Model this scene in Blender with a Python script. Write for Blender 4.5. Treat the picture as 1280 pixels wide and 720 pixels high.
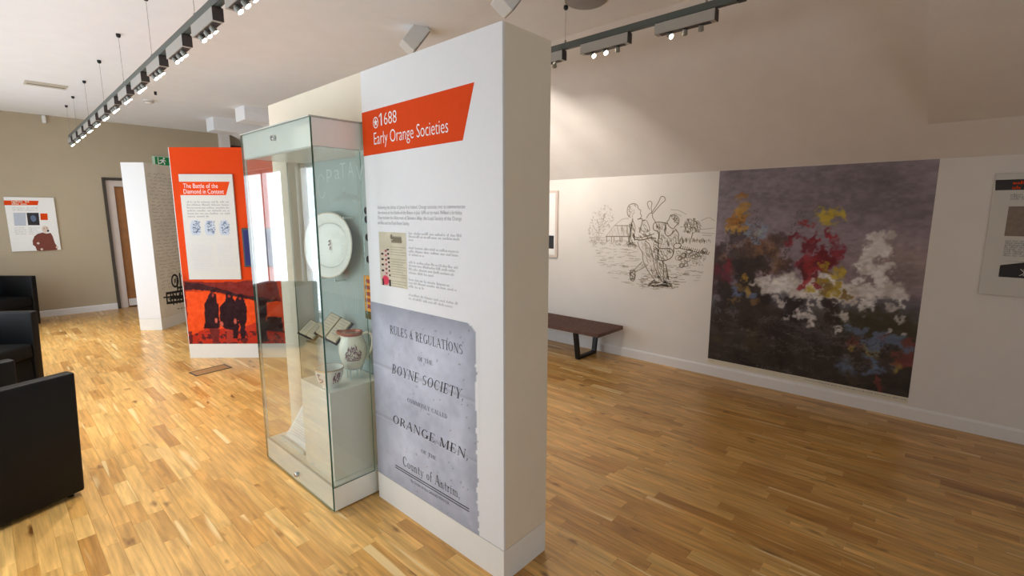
import bpy, bmesh, math, random
import numpy as np
from mathutils import Vector, Matrix

for _o in list(bpy.data.objects):
    bpy.data.objects.remove(_o)
SC = bpy.context.scene
COL = SC.collection
RND = random.Random(7)

# ------------------------------------------------------------------ camera
F_PX = 604.0
PITCH = math.atan(94.5 / 604.0)
YAW = math.radians(47.73)
EYE = Vector((0, 0, 1.6))
cam_d = bpy.data.cameras.new('camera')
cam_d.sensor_width = 36.0
cam_d.lens = F_PX / 1280.0 * 36.0
cam_d.clip_start = 0.05
cam = bpy.data.objects.new('camera', cam_d)
cam.location = EYE
cam.rotation_euler = (math.pi / 2 - PITCH, 0, -YAW)
COL.objects.link(cam)
SC.camera = cam

# ------------------------------------------------------------------ colour management, sky, daylight
SC.view_settings.view_transform = 'Standard'
SC.view_settings.look = 'None'
SC.view_settings.gamma = 1.0
SC.view_settings.use_curve_mapping = False
SC.view_settings.exposure = 0.0

WORLD_STRENGTH = 1.0
WINDOW_W = 47.0          # watts per 1.7 m of window
SPOT_W = 26.0
LENS_EMIT = 22.0

world = bpy.data.worlds.new('overcast_sky')
SC.world = world
world.use_nodes = True
bg = world.node_tree.nodes['Background']
bg.inputs[0].default_value = (0.80, 0.88, 1.0, 1)
bg.inputs[1].default_value = WORLD_STRENGTH

# the tall windows stand in the left wall, out of the frame (X = WX)
WX = -0.9
WINDOWS = [(2.0, 3.1), (3.5, 5.0), (5.3, 7.0), (7.5, 9.2)]
REAR = (-0.75, 0.85, 0.1, 2.35)      # glazed entrance doors in the wall behind the camera (Y = RY)
REAR_W = 29.0
WZ0, WZ1 = 0.12, 2.28
for (y0, y1) in WINDOWS:
    ld = bpy.data.lights.new('window_daylight', 'AREA')
    ld.shape = 'RECTANGLE'
    ld.size = WZ1 - WZ0
    ld.size_y = y1 - y0
    ld.energy = WINDOW_W * (y1 - y0) / 1.7
    ld.color = (0.84, 0.93, 1.0)
    lo = bpy.data.objects.new('window_daylight', ld)
    lo.location = (WX - 0.16, (y0 + y1) / 2, (WZ0 + WZ1) / 2)
    lo.rotation_euler = (0, -math.pi / 2, 0)
    COL.objects.link(lo)
ld = bpy.data.lights.new('entrance_daylight', 'AREA')
ld.shape = 'RECTANGLE'; ld.size = REAR[1] - REAR[0]; ld.size_y = REAR[3] - REAR[2]
ld.energy = REAR_W; ld.color = (0.86, 0.94, 1.0)
lo = bpy.data.objects.new('entrance_daylight', ld)
lo.location = ((REAR[0] + REAR[1]) / 2, -2.76, (REAR[2] + REAR[3]) / 2)
lo.rotation_euler = (math.pi / 2, 0, 0)
COL.objects.link(lo)

# ------------------------------------------------------------------ helpers
def s2l(c):
    c = c / 255.0
    return c / 12.92 if c <= 0.04045 else ((c + 0.055) / 1.055) ** 2.4

def lin(rgb):
    return tuple(s2l(c) for c in rgb)

FW = Vector((math.sin(YAW) * math.cos(PITCH), math.cos(YAW) * math.cos(PITCH), -math.sin(PITCH)))
RT = Vector((math.cos(YAW), -math.sin(YAW), 0))
UP = RT.cross(FW)

def pray(x, y):
    return FW + RT * ((x - 640) / F_PX) - UP * ((y - 360) / F_PX)

class Frame:
    """a flat surface in the room: origin, right, up and outward normal"""
    def __init__(self, o, u, n):
        self.o = Vector(o); self.u = Vector(u).normalized(); self.v = Vector((0, 0, 1)); self.n = Vector(n).normalized()
    def pt(self, a, b, c=0.0):
        return self.o + self.u * a + self.v * b + self.n * c
    def px(self, x, y):
        d = pray(x, y)
        t = (self.o - EYE).dot(self.n) / d.dot(self.n)
        p = EYE + d * t - self.o
        return (p.dot(self.u), p.dot(self.v))

MATS = {}
def new_mat(name):
    m = bpy.data.materials.new(name); m.use_nodes = True
    nt = m.node_tree
    b = nt.nodes['Principled BSDF']
    MATS[name] = m
    return m, nt, b

def mat(name, rgb, rough=0.5, metal=0.0, spec=0.5, var=0.04, scale=30.0, bump=0.0, emit=None, estr=0.0, coat=0.0):
    m, nt, b = new_mat(name)
    c = lin(rgb)
    n = nt.nodes.new('ShaderNodeTexNoise'); n.inputs['Scale'].default_value = scale; n.inputs['Detail'].default_value = 4
    tc = nt.nodes.new('ShaderNodeTexCoord')
    nt.links.new(tc.outputs['Object'], n.inputs['Vector'])
    r = nt.nodes.new('ShaderNodeValToRGB')
    r.color_ramp.elements[0].position = 0.3; r.color_ramp.elements[1].position = 0.7
    r.color_ramp.elements[0].color = tuple(max(0, x * (1 - var)) for x in c) + (1,)
    r.color_ramp.elements[1].color = tuple(min(1, x * (1 + var)) for x in c) + (1,)
    nt.links.new(n.outputs['Fac'], r.inputs['Fac'])
    nt.links.new(r.outputs['Color'], b.inputs['Base Color'])
    b.inputs['Roughness'].default_value = rough
    b.inputs['Metallic'].default_value = metal
    b.inputs['Specular IOR Level'].default_value = spec
    b.inputs['Coat Weight'].default_value = coat
    if bump:
        bp = nt.nodes.new('ShaderNodeBump'); bp.inputs['Strength'].default_value = bump; bp.inputs['Distance'].default_value = 0.002
        n2 = nt.nodes.new('ShaderNodeTexNoise'); n2.inputs['Scale'].default_value = scale * 12
        nt.links.new(tc.outputs['Object'], n2.inputs['Vector'])
        nt.links.new(n2.outputs['Fac'], bp.inputs['Height']); nt.links.new(bp.outputs['Normal'], b.inputs['Normal'])
    if emit:
        b.inputs['Emission Color'].default_value = lin(emit) + (1,)
        b.inputs['Emission Strength'].default_value = estr
    return m

def attr_mat(name, rough=0.55, spec=0.3):
    m, nt, b = new_mat(name)
    a = nt.nodes.new('ShaderNodeAttribute'); a.attribute_name = 'Col'
    nt.links.new(a.outputs['Color'], b.inputs['Base Color'])
    b.inputs['Roughness'].default_value = rough; b.inputs['Specular IOR Level'].default_value = spec
    return m

def glass_mat(name, tint, gain=1.8):
    m, nt, b = new_mat(name)
    nt.nodes.remove(b)
    out = nt.nodes['Material Output']
    t = nt.nodes.new('ShaderNodeBsdfTransparent'); t.inputs[0].default_value = tint + (1,)
    g = nt.nodes.new('ShaderNodeBsdfGlossy'); g.inputs['Roughness'].default_value = 0.0
    fr = nt.nodes.new('ShaderNodeFresnel'); fr.inputs['IOR'].default_value = 1.5
    geo = nt.nodes.new('ShaderNodeNewGeometry')
    inv = nt.nodes.new('ShaderNodeMath'); inv.operation = 'SUBTRACT'; inv.inputs[0].default_value = 1.0
    nt.links.new(geo.outputs['Backfacing'], inv.inputs[1])
    mu = nt.nodes.new('ShaderNodeMath'); mu.operation = 'MULTIPLY'; nt.links.new(fr.outputs[0], mu.inputs[0]); nt.links.new(inv.outputs[0], mu.inputs[1])
    mg = nt.nodes.new('ShaderNodeMath'); mg.operation = 'MULTIPLY'; mg.use_clamp = True; nt.links.new(mu.outputs[0], mg.inputs[0]); mg.inputs[1].default_value = gain
    mx = nt.nodes.new('ShaderNodeMixShader')
    nt.links.new(mg.outputs[0], mx.inputs[0]); nt.links.new(t.outputs[0], mx.inputs[1]); nt.links.new(g.outputs[0], mx.inputs[2])
    nt.links.new(mx.outputs[0], out.inputs[0])
    return m

class MB:
    """collects boxes, prisms, tubes and lathes; build() links them as ONE mesh object"""
    def __init__(self):
        self.v = []; self.f = []; self.mi = []
    def add(self, vs, fs, mi=0):
        k = len(self.v)
        self.v += [tuple(p) for p in vs]
        self.f += [tuple(k + i for i in f) for f in fs]
        self.mi += [mi] * len(fs)
        return self
    def box(self, x0, x1, y0, y1, z0, z1, mi=0, M=None):
        vs = [Vector((x, y, z)) for z in (z0, z1) for y in (y0, y1) for x in (x0, x1)]
        if M is not None: vs = [M @ p for p in vs]
        return self.add(vs, [(0, 2, 3, 1), (4, 5, 7, 6), (0, 1, 5, 4), (2, 6, 7, 3), (0, 4, 6, 2), (1, 3, 7, 5)], mi)
    def prism(self, poly, z0, z1, mi=0, M=None):
        n = len(poly)
        vs = [Vector((x, y, z0)) for x, y in poly] + [Vector((x, y, z1)) for x, y in poly]
        if M is not None: vs = [M @ p for p in vs]
        fs = [tuple(range(n - 1, -1, -1)), tuple(range(n, 2 * n))]
        fs += [(i, (i + 1) % n, n + (i + 1) % n, n + i) for i in range(n)]
        return self.add(vs, fs, mi)
    def fbox(self, fr, a0, a1, b0, b1, c0, c1, mi=0):
        vs = [fr.pt(a, b, c) for c in (c0, c1) for b in (b0, b1) for a in (a0, a1)]
        return self.add(vs, [(0, 2, 3, 1), (4, 5, 7, 6), (0, 1, 5, 4), (2, 6, 7, 3), (0, 4, 6, 2), (1, 3, 7, 5)], mi)
    def fpoly(self, fr, pts, c=0.0, mi=0):
        return self.add([fr.pt(a, b, c) for a, b in pts], [tuple(range(len(pts)))], mi)
    def tube(self, pts, r, n=8, mi=0, caps=True):
        pts = [Vector(p) for p in pts]
        rs = r if isinstance(r, (list, tuple)) else [r] * len(pts)
        vs = []
        for i, p in enumerate(pts):
            d = (pts[min(i + 1, len(pts) - 1)] - pts[max(i - 1, 0)]).normalized()
            a = Vector((0, 0, 1)) if abs(d.z) < 0.9 else Vector((1, 0, 0))
            s = d.cross(a).normalized(); t = d.cross(s).normalized()
            for k in range(n):
                w = 2 * math.pi * k / n
                vs.append(p + (s * math.cos(w) + t * math.sin(w)) * rs[i])
        fs = []
        for i in range(len(pts) - 1):
            for k in range(n):
                fs.append((i * n + k, i * n + (k + 1) % n, (i + 1) * n + (k + 1) % n, (i + 1) * n + k))
        if caps:
            fs.append(tuple(range(n))); fs.append(tuple((len(pts) - 1) * n + k for k in range(n - 1, -1, -1)))
        return self.add(vs, fs, mi)
    def lathe(self, c, prof, n=32, mi=0, M=None):
        vs = []
        for r, z in prof:
            for k in range(n):
                w = 2 * math.pi * k / n
                p = Vector((c[0] + r * math.cos(w), c[1] + r * math.sin(w), c[2] + z))
                vs.append(M @ p if M is not None else p)
        fs = []
        for i in range(len(prof) - 1):
            for k in range(n):
                fs.append((i * n + k, i * n + (k + 1) % n, (i + 1) * n + (k + 1) % n, (i + 1) * n + k))
        return self.add(vs, fs, mi)
    def build(self, name, mats, parent=None, smooth=False, bevel=0.0, seg=2, fix=True):
        me = bpy.data.meshes.new(name)
        me.from_pydata(self.v, [], self.f)
        if not isinstance(mats, (list, tuple)): mats = [mats]
        for m in mats: me.materials.append(MATS[m] if isinstance(m, str) else m)
        me.polygons.foreach_set('material_index', self.mi)
        bm = bmesh.new(); bm.from_mesh(me)
        if fix: bmesh.ops.recalc_face_normals(bm, faces=bm.faces)
        if bevel:
            es = [e for e in bm.edges if len(e.link_faces) == 2 and e.calc_face_angle(0) > 0.6]
            bmesh.ops.bevel(bm, geom=es, offset=bevel, segments=seg, affect='EDGES', profile=0.5, clamp_overlap=True)
        bm.to_mesh(me); bm.free()
        if smooth:
            me.polygons.foreach_set('use_smooth', [True] * len(me.polygons))
            try: me.set_sharp_from_angle(angle=math.radians(40))
            except Exception: pass
        me.update()
        o = bpy.data.objects.new(name, me); COL.objects.link(o)
        if parent is not None: attach(o, parent)
        return o

def attach(o, parent):
    o.parent = parent
    o.matrix_parent_inverse = (parent.matrix_basis.inverted() if parent.parent is None else Matrix.Identity(4))

def tag(o, label=None, cat=None, group=None, kind=None):
    if label: o['label'] = label
    if cat: o['category'] = cat
    if group: o['group'] = group
    if kind: o['kind'] = kind
    return o

def thing(name, label, cat, loc=(0, 0, 0), rotz=0.0, group=None):
    o = bpy.data.objects.new(name, None); COL.objects.link(o)
    o.empty_display_size = 0.1
    o.matrix_basis = Matrix.Translation(Vector(loc)) @ Matrix.Rotation(rotz, 4, 'Z')
    return tag(o, label, cat, group)

def copy_tree(o, parent=None):
    c = o.copy(); COL.objects.link(c)
    if parent is not None: c.parent = parent
    for ch in [q for q in bpy.data.objects if q.parent == o]:
        copy_tree(ch, c)
    return c

def struct(o):
    o['kind'] = 'structure'; return o

# ---- lettering -------------------------------------------------
def font_mesh(s):
    cu = bpy.data.curves.new('lettering', 'FONT'); cu.body = s; cu.size = 1.0; cu.resolution_u = 3
    cu.dimensions = '2D'; cu.fill_mode = 'FRONT'; cu.offset = -.008
    ob = bpy.data.objects.new('lettering', cu); COL.objects.link(ob)
    dg = bpy.context.evaluated_depsgraph_get()
    me = bpy.data.meshes.new_from_object(ob.evaluated_get(dg))
    vs = [(v.co.x, v.co.y) for v in me.vertices]; fs = [tuple(p.vertices) for p in me.polygons]
    bpy.data.objects.remove(ob); bpy.data.curves.remove(cu); bpy.data.meshes.remove(me)
    return vs, fs

def text_on(mb, fr, s, a0, a1, b0, c, h=None, mi=0, shear=0.0):
    """lay a line of type from a0 to a1 with its baseline at b0; h = size (cap height about 0.7 h)"""
    vs, fs = font_mesh(s)
    if not vs: return
    x0 = min(p[0] for p in vs); x1 = max(p[0] for p in vs)
    sx = (a1 - a0) / (x1 - x0); sy = h if h else sx
    mb.add([fr.pt(a0 + (x - x0) * sx + shear * y * sy, b0 + y * sy, c) for x, y in vs], fs, mi)

def ring(cx, cy, rx, ry, t, h, a0, a1, n=14):
    """part of a ring with thick sides and thin top and bottom, as quads"""
    out = []
    for i in range(n):
        q = []
        for j in (i, i + 1):
            w = math.radians(a0 + (a1 - a0) * j / n)
            q.append(((cx + rx * math.cos(w), cy + ry * math.sin(w)), (cx + (rx - t) * math.cos(w), cy + (ry - h) * math.sin(w))))
        out.append([q[0][0], q[1][0], q[1][1], q[0][1]])
    return out

def rect(x0, x1, y0, y1): return [[(x0, y0), (x1, y0), (x1, y1), (x0, y1)]]
def diag(x0, y0, x1, y1, w): return [[(x0 - w / 2, y0), (x0 + w / 2, y0), (x1 + w / 2, y1), (x1 - w / 2, y1)]]
TK, TH = 0.15, 0.05
def stem(x, y0=0.0, y1=1.0, w=TK, top=True, bot=True):
    r = rect(x - w / 2, x + w / 2, y0, y1)
    if bot: r += rect(x - w / 2 - .08, x + w / 2 + .08, y0, y0 + TH)
    if top: r += rect(x - w / 2 - .08, x + w / 2 + .08, y1 - TH, y1)
    return r
def serif_glyph(ch):
    if ch == 'R': return stem(.16) + ring(.28, .75, .38, .25, TK, TH, -90, 90) + rect(.16, .3, .95, 1) + rect(.16, .3, .5, .55) + diag(.72, 0, .4, .52, TK), .82
    if ch == 'B': return stem(.16) + ring(.3, .75, .33, .25, TK, TH, -90, 90) + ring(.3, .26, .38, .26, TK, TH, -90, 90) + rect(.16, .32, .95, 1) + rect(.16, .32, .48, .53) + rect(.16, .32, 0, .05), .78
    if ch == 'D': return stem(.16) + ring(.3, .5, .5, .5, TK, TH, -90, 90) + rect(.16, .3, .95, 1) + rect(.16, .3, 0, .05), .9
    if ch == 'U': return stem(.16, .3, 1, TK, True, False) + stem(.7, .3, 1, TH, True, False) + ring(.4, .32, .32, .32, TK * .8, TH, 180, 360), .88
    if ch == 'L': return stem(.16) + rect(.16, .66, 0, TH) + diag(.62, 0, .66, .28, TH), .74
    if ch == 'E': return stem(.16) + rect(.16, .62, 0, TH) + rect(.16, .6, .95, 1) + rect(.16, .45, .48, .53) + diag(.6, 0, .64, .24, TH) + diag(.6, 1, .6, .8, TH) + rect(.43, .47, .4, .61), .74
    if ch == 'F': return stem(.16) + rect(.16, .6, .95, 1) + rect(.16, .45, .48, .53) + diag(.6, 1, .6, .8, TH), .68
    if ch == 'S': return ring(.34, .74, .28, .26, .12, TH, 30, 270) + ring(.34, .27, .3, .27, .13, TH, -150, 90), .72
    if ch == 'G': return ring(.46, .5, .42, .5, TK, TH, 45, 330) + stem(.78, .05, .45, TK, True, False), .94
    if ch == 'C': return ring(.46, .5, .42, .5, TK, TH, 45, 318) + rect(.74, .8, .68, .9), .86
    if ch == 'O': return ring(.47, .5, .43, .5, TK, TH, 0, 360, 24), .96
    if ch == 'A': return diag(.06, 0, .42, 1, TH) + diag(.78, 0, .42, 1, TK) + rect(.2, .68, .33, .38) + rect(-.04, .18, 0, TH) + rect(.64, .94, 0, TH), .9
    if ch == 'T': return stem(.4, 0, 1, TK, False, True) + rect(.04, .76, .95, 1) + diag(.05, .76, .05, 1, TH) + diag(.75, .76, .75, 1, TH), .82
    if ch == 'I': return stem(.18), .38
    if ch == 'N': return stem(.14, 0, 1, TH) + stem(.8, 0, 1, TH) + diag(.8, 0, .16, 1, TK), .96
    if ch == 'M': return stem(.14, 0, 1, TH) + stem(.98, 0, 1, TK) + diag(.54, 0, .16, 1, TK) + diag(.54, 0, .96, 1, TH), 1.16
    if ch == 'H': return stem(.16) + stem(.74) + rect(.16, .74, .48, .53), .92
    if ch == 'Y': return stem(.42, 0, .5, TK, False, True) + diag(.42, .45, .1, 1, TK) + diag(.42, .45, .76, 1, TH) + rect(-.02, .24, .95, 1) + rect(.62, .9, .95, 1), .88
    if ch == 'o': return ring(.28, .27, .26, .27, .11, .04, 0, 360, 20), .58
    if ch == 'u': return stem(.12, .15, .52, .1, True, False) + stem(.46, 0, .52, .1, True, True) + ring(.28, .18, .2, .18, .08, .04, 180, 360), .64
    if ch == 'n': return stem(.12, 0, .52, .1) + stem(.46, 0, .36, .1, False, True) + ring(.3, .32, .21, .2, .09, .05, 0, 170), .64
    if ch == 'm': return stem(.12, 0, .52, .1) + stem(.44, 0, .36, .1, False, True) + stem(.76, 0, .36, .1, False, True) + ring(.29, .32, .2, .2, .09, .05, 0, 170) + ring(.61, .32, .2, .2, .09, .05, 0, 170), .94
    if ch == 't': return stem(.16, .1, .75, .1, False, False) + rect(.03, .32, .46, .51) + ring(.26, .12, .15, .12, .08, .05, 180, 320), .38
    if ch == 'y': return diag(.28, 0, .1, .5, .1) + diag(.22, -.2, .5, .5, .04) + rect(0, .2, .47, .51) + rect(.4, .6, .47, .51) + ring(.18, -.18, .09, .07, .06, .05, 90, 330), .6
    if ch == 'f': return stem(.16, 0, .8, .1, False, True) + rect(.03, .34, .46, .51) + ring(.29, .8, .17, .17, .08, .05, 30, 180), .38
    if ch == 'r': return stem(.12, 0, .52, .1) + ring(.3, .34, .17, .17, .1, .06, 45, 170), .42
    if ch == 'i': return stem(.12, 0, .52, .1) + ring(.12, .68, .065, .065, .064, .064, 0, 360, 8), .28
    if ch == '&': return ring(.3, .76, .18, .2, .08, .05, 0, 360) + ring(.3, .3, .26, .27, .11, .05, 0, 360) + diag(.72, 0, .2, .66, .11), .8
    if ch == ',': return ring(.08, .06, .07, .07, .069, .069, 0, 360, 8) + diag(.03, -.2, .12, .04, .05), .22
    if ch == '.': return ring(.08, .06, .07, .07, .069, .069, 0, 360, 8), .2
    return [], .36
def serif_on(mb, fr, s, a0, a1, b0, h, c, mi=0, shear=0.0):
    quads = []; x = 0.0
    for ch in s:
        g, w = serif_glyph(ch)
        quads += [[(px + x, py) for px, py in q] for q in g]
        x += w + .1
    sx = (a1 - a0) / (x - .1)
    for q in quads:
        mb.add([fr.pt(a0 + px * sx + shear * py * h, b0 + py * h, c) for px, py in q], [(0, 1, 2, 3)], mi)

def greek(mb, fr, a0, a1, b, h, c, mi=0, end=1.0, rnd=RND):
    """a line of type too small to read: word-long dashes of broken letter strokes"""
    a = a0; stop = a0 + (a1 - a0) * end
    while a < stop - h:
        w = min(stop - a, h * rnd.choice((1.4, 2.0, 2.6, 3.4, 4.2, 5.0)))
        x = a
        while x < a + w - h * .3:
            t = h * rnd.uniform(.22, .5); hh = h * rnd.choice((.6, .6, .62, 1.0))
            mb.add([fr.pt(x, b, c), fr.pt(x + t, b, c), fr.pt(x + t, b + hh, c), fr.pt(x, b + hh, c)], [(0, 1, 2, 3)], mi)
            x += t + h * .16
        a += w + h * .5

# ---- drawn lines -----------------------------------------------
def smooth_line(pts, k=4):
    if len(pts) < 3: return pts
    out = []
    P = [pts[0]] + list(pts) + [pts[-1]]
    for i in range(1, len(P) - 2):
        p0, p1, p2, p3 = P[i - 1], P[i], P[i + 1], P[i + 2]
        for j in range(k):
            t = j / k
            out.append(tuple(.5 * (2 * p1[d] + (p2[d] - p0[d]) * t + (2 * p0[d] - 5 * p1[d] + 4 * p2[d] - p3[d]) * t * t + (3 * p1[d] - p0[d] - 3 * p2[d] + p3[d]) * t ** 3) for d in (0, 1)))
    out.append(tuple(pts[-1]))
    return out

def ribbon(mb, fr, pts, w, c, mi=0, smooth=True):
    if smooth: pts = smooth_line(pts)
    L = []
    for i, p in enumerate(pts):
        q0 = pts[max(i - 1, 0)]; q1 = pts[min(i + 1, len(pts) - 1)]
        dx, dy = q1[0] - q0[0], q1[1] - q0[1]
        l = math.hypot(dx, dy) or 1
        nx, ny = -dy / l * w / 2, dx / l * w / 2
        L.append((fr.pt(p[0] + nx, p[1] + ny, c), fr.pt(p[0] - nx, p[1] - ny, c)))
    vs = [q for pr in L for q in pr]
    mb.add(vs, [(2 * i, 2 * i + 1, 2 * i + 3, 2 * i + 2) for i in range(len(L) - 1)], mi)

def in_poly(x, y, P):
    r = False; j = len(P) - 1
    for i in range(len(P)):
        if (P[i][1] > y) != (P[j][1] > y) and x < (P[j][0] - P[i][0]) * (y - P[i][1]) / (P[j][1] - P[i][1]) + P[i][0]: r = not r
        j = i
    return r

# ---- printed pictures: a fine mesh whose points carry the print's colours
NPR = np.random.RandomState(3)
def vnoise(A, B, s, seed=0):
    r = np.random.RandomState(seed); T = r.rand(64, 64)
    x = A * s; y = B * s
    xi = np.floor(x).astype(int); yi = np.floor(y).astype(int)
    fx = x - xi; fy = y - yi; fx = fx * fx * (3 - 2 * fx); fy = fy * fy * (3 - 2 * fy)
    g = lambda i, j: T[i % 64, j % 64]
    return (g(xi, yi) * (1 - fx) + g(xi + 1, yi) * fx) * (1 - fy) + (g(xi, yi + 1) * (1 - fx) + g(xi + 1, yi + 1) * fx) * fy
def fbm(A, B, s, seed=0, o=4):
    return sum(vnoise(A, B, s * 2 ** k, seed + k) / 2 ** k for k in range(o)) / sum(1 / 2 ** k for k in range(o))

class Canvas:
    def __init__(self, a0, a1, b0, b1, nx, ny, rgb):
        self.a = np.linspace(a0, a1, nx); self.b = np.linspace(b0, b1, ny)
        self.A, self.B = np.meshgrid(self.a, self.b)
        self.C = np.empty(self.A.shape + (3,)); self.C[:] = rgb
        self.wA = self.A.copy(); self.wB = self.B.copy()
    def warp(self, amt, s, seed=0):
        self.wA = self.A + (fbm(self.A, self.B, s, seed) - .5) * amt
        self.wB = self.B + (fbm(self.A, self.B, s, seed + 9) - .5) * amt
    def blend(self, m, rgb, op=1.0):
        m = (m * op)[..., None]; self.C = self.C * (1 - m) + np.array(rgb, float) * m
    def poly(self, P, rgb, op=1.0):
        x, y = self.wA, self.wB; r = np.zeros(x.shape, bool); j = len(P) - 1
        for i in range(len(P)):
            d = (P[j][1] - P[i][1]) or 1e-9
            r ^= ((P[i][1] > y) != (P[j][1] > y)) & (x < (P[j][0] - P[i][0]) * (y - P[i][1]) / d + P[i][0]); j = i
        self.blend(r.astype(float), rgb, op)
    def ell(self, c, rx, ry, rgb, op=1.0, soft=.3, rot=0.0):
        x = self.wA - c[0]; y = self.wB - c[1]; cs, sn = math.cos(rot), math.sin(rot)
        d = np.sqrt(((x * cs + y * sn) / rx) ** 2 + ((-x * sn + y * cs) / ry) ** 2)
        self.blend(np.clip((1 + soft / 2 - d) / soft, 0, 1), rgb, op)
    def build(self, name, fr, c, parent, m='printed_colour'):
        ny, nx = self.A.shape
        o = np.array(fr.o); u = np.array(fr.u); v = np.array(fr.v); n = np.array(fr.n)
        V = (o + self.A[..., None] * u + self.B[..., None] * v + c * n).reshape(-1, 3)
        i = np.arange(ny - 1)[:, None] * nx + np.arange(nx - 1)[None]
        Q = np.stack([i, i + 1, i + nx + 1, i + nx], -1).reshape(-1, 4)
        me = bpy.data.meshes.new(name)
        me.vertices.add(len(V)); me.vertices.foreach_set('co', V.ravel())
        me.loops.add(Q.size); me.loops.foreach_set('vertex_index', Q.ravel())
        me.polygons.add(len(Q)); me.polygons.foreach_set('loop_start', np.arange(len(Q)) * 4)
        me.update(calc_edges=True)
        k = np.clip(self.C / 255.0, 0, 1); k = np.where(k <= .04045, k / 12.92, ((k + .055) / 1.055) ** 2.4)
        at = me.attributes.new('Col', 'FLOAT_COLOR', 'POINT')
        at.data.foreach_set('color', np.concatenate([k.reshape(-1, 3), np.ones((len(V), 1))], 1).ravel())
        me.materials.append(MATS[m])
        ob = bpy.data.objects.new(name, me); COL.objects.link(ob)
        if parent is not None: attach(ob, parent)
        return ob

# ------------------------------------------------------------------ materials
mat('ceiling_paint', (246, 247, 250), .9, var=.015, scale=6, bump=.05)
mat('slope_paint', (236, 232, 230), .9, var=.02, scale=6, bump=.06)
mat('wall_paint_beige', (186, 172, 148), .9, var=.02, scale=5, bump=.06)
mat('wall_paint_pale', (232, 228, 224), .85, var=.015, scale=5, bump=.06)
mat('gloss_white', (236, 234, 234), .4, var=.01)
mat('partition_paint', (236, 224, 204), .8, var=.015, scale=8, bump=.04)
mat('panel_white', (236, 236, 238), .5, var=.008)
mat('plinth_white', (238, 237, 232), .55, var=.01)
mat('print_orange', (228, 72, 12), .7, spec=.15, var=.02)
mat('panel_orange', (224, 70, 12), .7, spec=.15, var=.02)
mat('print_white', (246, 246, 244), .5, var=.01)
mat('print_grey', (166, 166, 170), .6, var=.02)
mat('print_light_grey', (206, 206, 209), .6, var=.02)
mat('print_ink', (44, 46, 54), .6, var=.05)
mat('sketch_ink', (178, 166, 150), .8, var=.1)
mat('sketch_ink_dark', (150, 138, 120), .8, var=.1)
mat('manuscript_paper', (230, 225, 214), .7, var=.06, scale=5)
mat('manuscript_ink', (150, 138, 128), .8, var=.1)
mat('machine_ink', (42, 40, 38), .8, var=.1)
mat('board_grey', (214, 212, 206), .55, var=.01)
mat('case_white', (243, 247, 242), .25, var=.01, coat=.4)
mat('case_back', (160, 170, 164), .6, var=.03, scale=8)
mat('etched_pale', (192, 200, 194), .6, var=.03)
mat('glass_edge', (20, 92, 74), .15, var=.05, coat=.5)
mat('seal_grey', (196, 198, 190), .4, var=.02)
mat('chrome', (190, 190, 190), .2, metal=1.0, var=.02)
mat('acrylic', (214, 224, 220), .12, var=.01)
mat('pedestal_white', (238, 234, 220), .5, var=.01)
mat('glaze_cream', (236, 230, 212), .25, var=.03, scale=40, coat=.2)
mat('glaze_white', (236, 234, 226), .35, var=.02, scale=40)
mat('copper_lustre', (176, 104, 76), .25, metal=.4, var=.08, scale=60)
mat('transfer_print', (136, 96, 100), .3, var=.3, scale=120)
mat('tan_line', (196, 170, 132), .3, var=.04)
mat('book_leather', (58, 46, 38), .6, var=.2, scale=60)
mat('book_page', (222, 206, 176), .8, var=.05)
mat('sash_orange', (226, 150, 30), .7, var=.1, scale=60)
mat('sash_red', (150, 60, 34), .7, var=.1, scale=60)
mat('fringe', (104, 92, 52), .8, var=.2, scale=200)
mat('black_lace', (34, 28, 32), .8, var=.2, scale=100)
mat('black_leather', (11, 11, 13), .5, spec=.25, var=.12, scale=60, bump=.15)
mat('black_fabric', (12, 12, 13), .85, spec=.2, var=.12, scale=200, bump=.2)
mat('black_plastic', (18, 18, 20), .4, var=.05)
mat('black_steel', (16, 16, 18), .45, spec=.4, var=.05)
mat('walnut', (92, 56, 40), .45, var=.25, scale=18)
mat('aluminium', (150, 152, 146), .5, metal=.35, var=.02)
mat('track_grey', (92, 98, 94), .5, metal=.3, var=.02)
mat('box_silver', (176, 172, 166), .5, metal=.25, var=.02)
mat('box_dark', (66, 58, 58), .6, var=.03)
mat('steel_wire', (160, 156, 150), .5, metal=.5, var=.02)
mat('lamp_lens', (255, 250, 240), .4, emit=(255, 240, 214), estr=LENS_EMIT)
mat('lens_unlit', (120, 104, 92), .4, var=.05)
mat('plastic_white', (230, 230, 228), .45, var=.01)
mat('plastic_grey', (150, 146, 142), .6, var=.03)
mat('door_wood', (158, 106, 58), .5, var=.12, scale=12)
mat('frame_pinkish', (214, 200, 192), .6, var=.01)
mat('frame_dark', (70, 62, 54), .7, var=.04)
mat('sign_green', (8, 128, 62), .4, var=.02)
mat('sign_pale', (196, 226, 206), .4, var=.02)
mat('screen_blue', (26, 22, 84), .4, spec=.2, var=.1, scale=4, emit=(36, 30, 130), estr=.12)
mat('brown_red', (122, 58, 44), .6, var=.1, scale=60)
mat('skin_print', (226, 206, 190), .6, var=.03)
mat('photo_black', (30, 28, 34), .5, var=.2, scale=30)
mat('photo_pale', (190, 198, 212), .5, var=.03)
mat('photo_blue', (92, 112, 140), .5, var=.3, scale=60)
mat('banner_dark', (40, 34, 36), .5, var=.05)
mat('photo_sepia', (138, 122, 108), .6, var=.15, scale=30)
mat('paper_cream', (222, 214, 194), .7, var=.02)
mat('vent_wood', (170, 128, 78), .5, var=.08, scale=30)
mat('vent_dark', (84, 78, 70), .5, metal=.2, var=.05)
mat('vent_pale', (206, 200, 186), .6, var=.02)
mat('vent_slot', (120, 112, 100), .8, var=.05)
mat('subfloor', (96, 66, 34), .9, var=.1)
attr_mat('printed_colour', .7, .15)
attr_mat('printed_photo', .4, .4)
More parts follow.
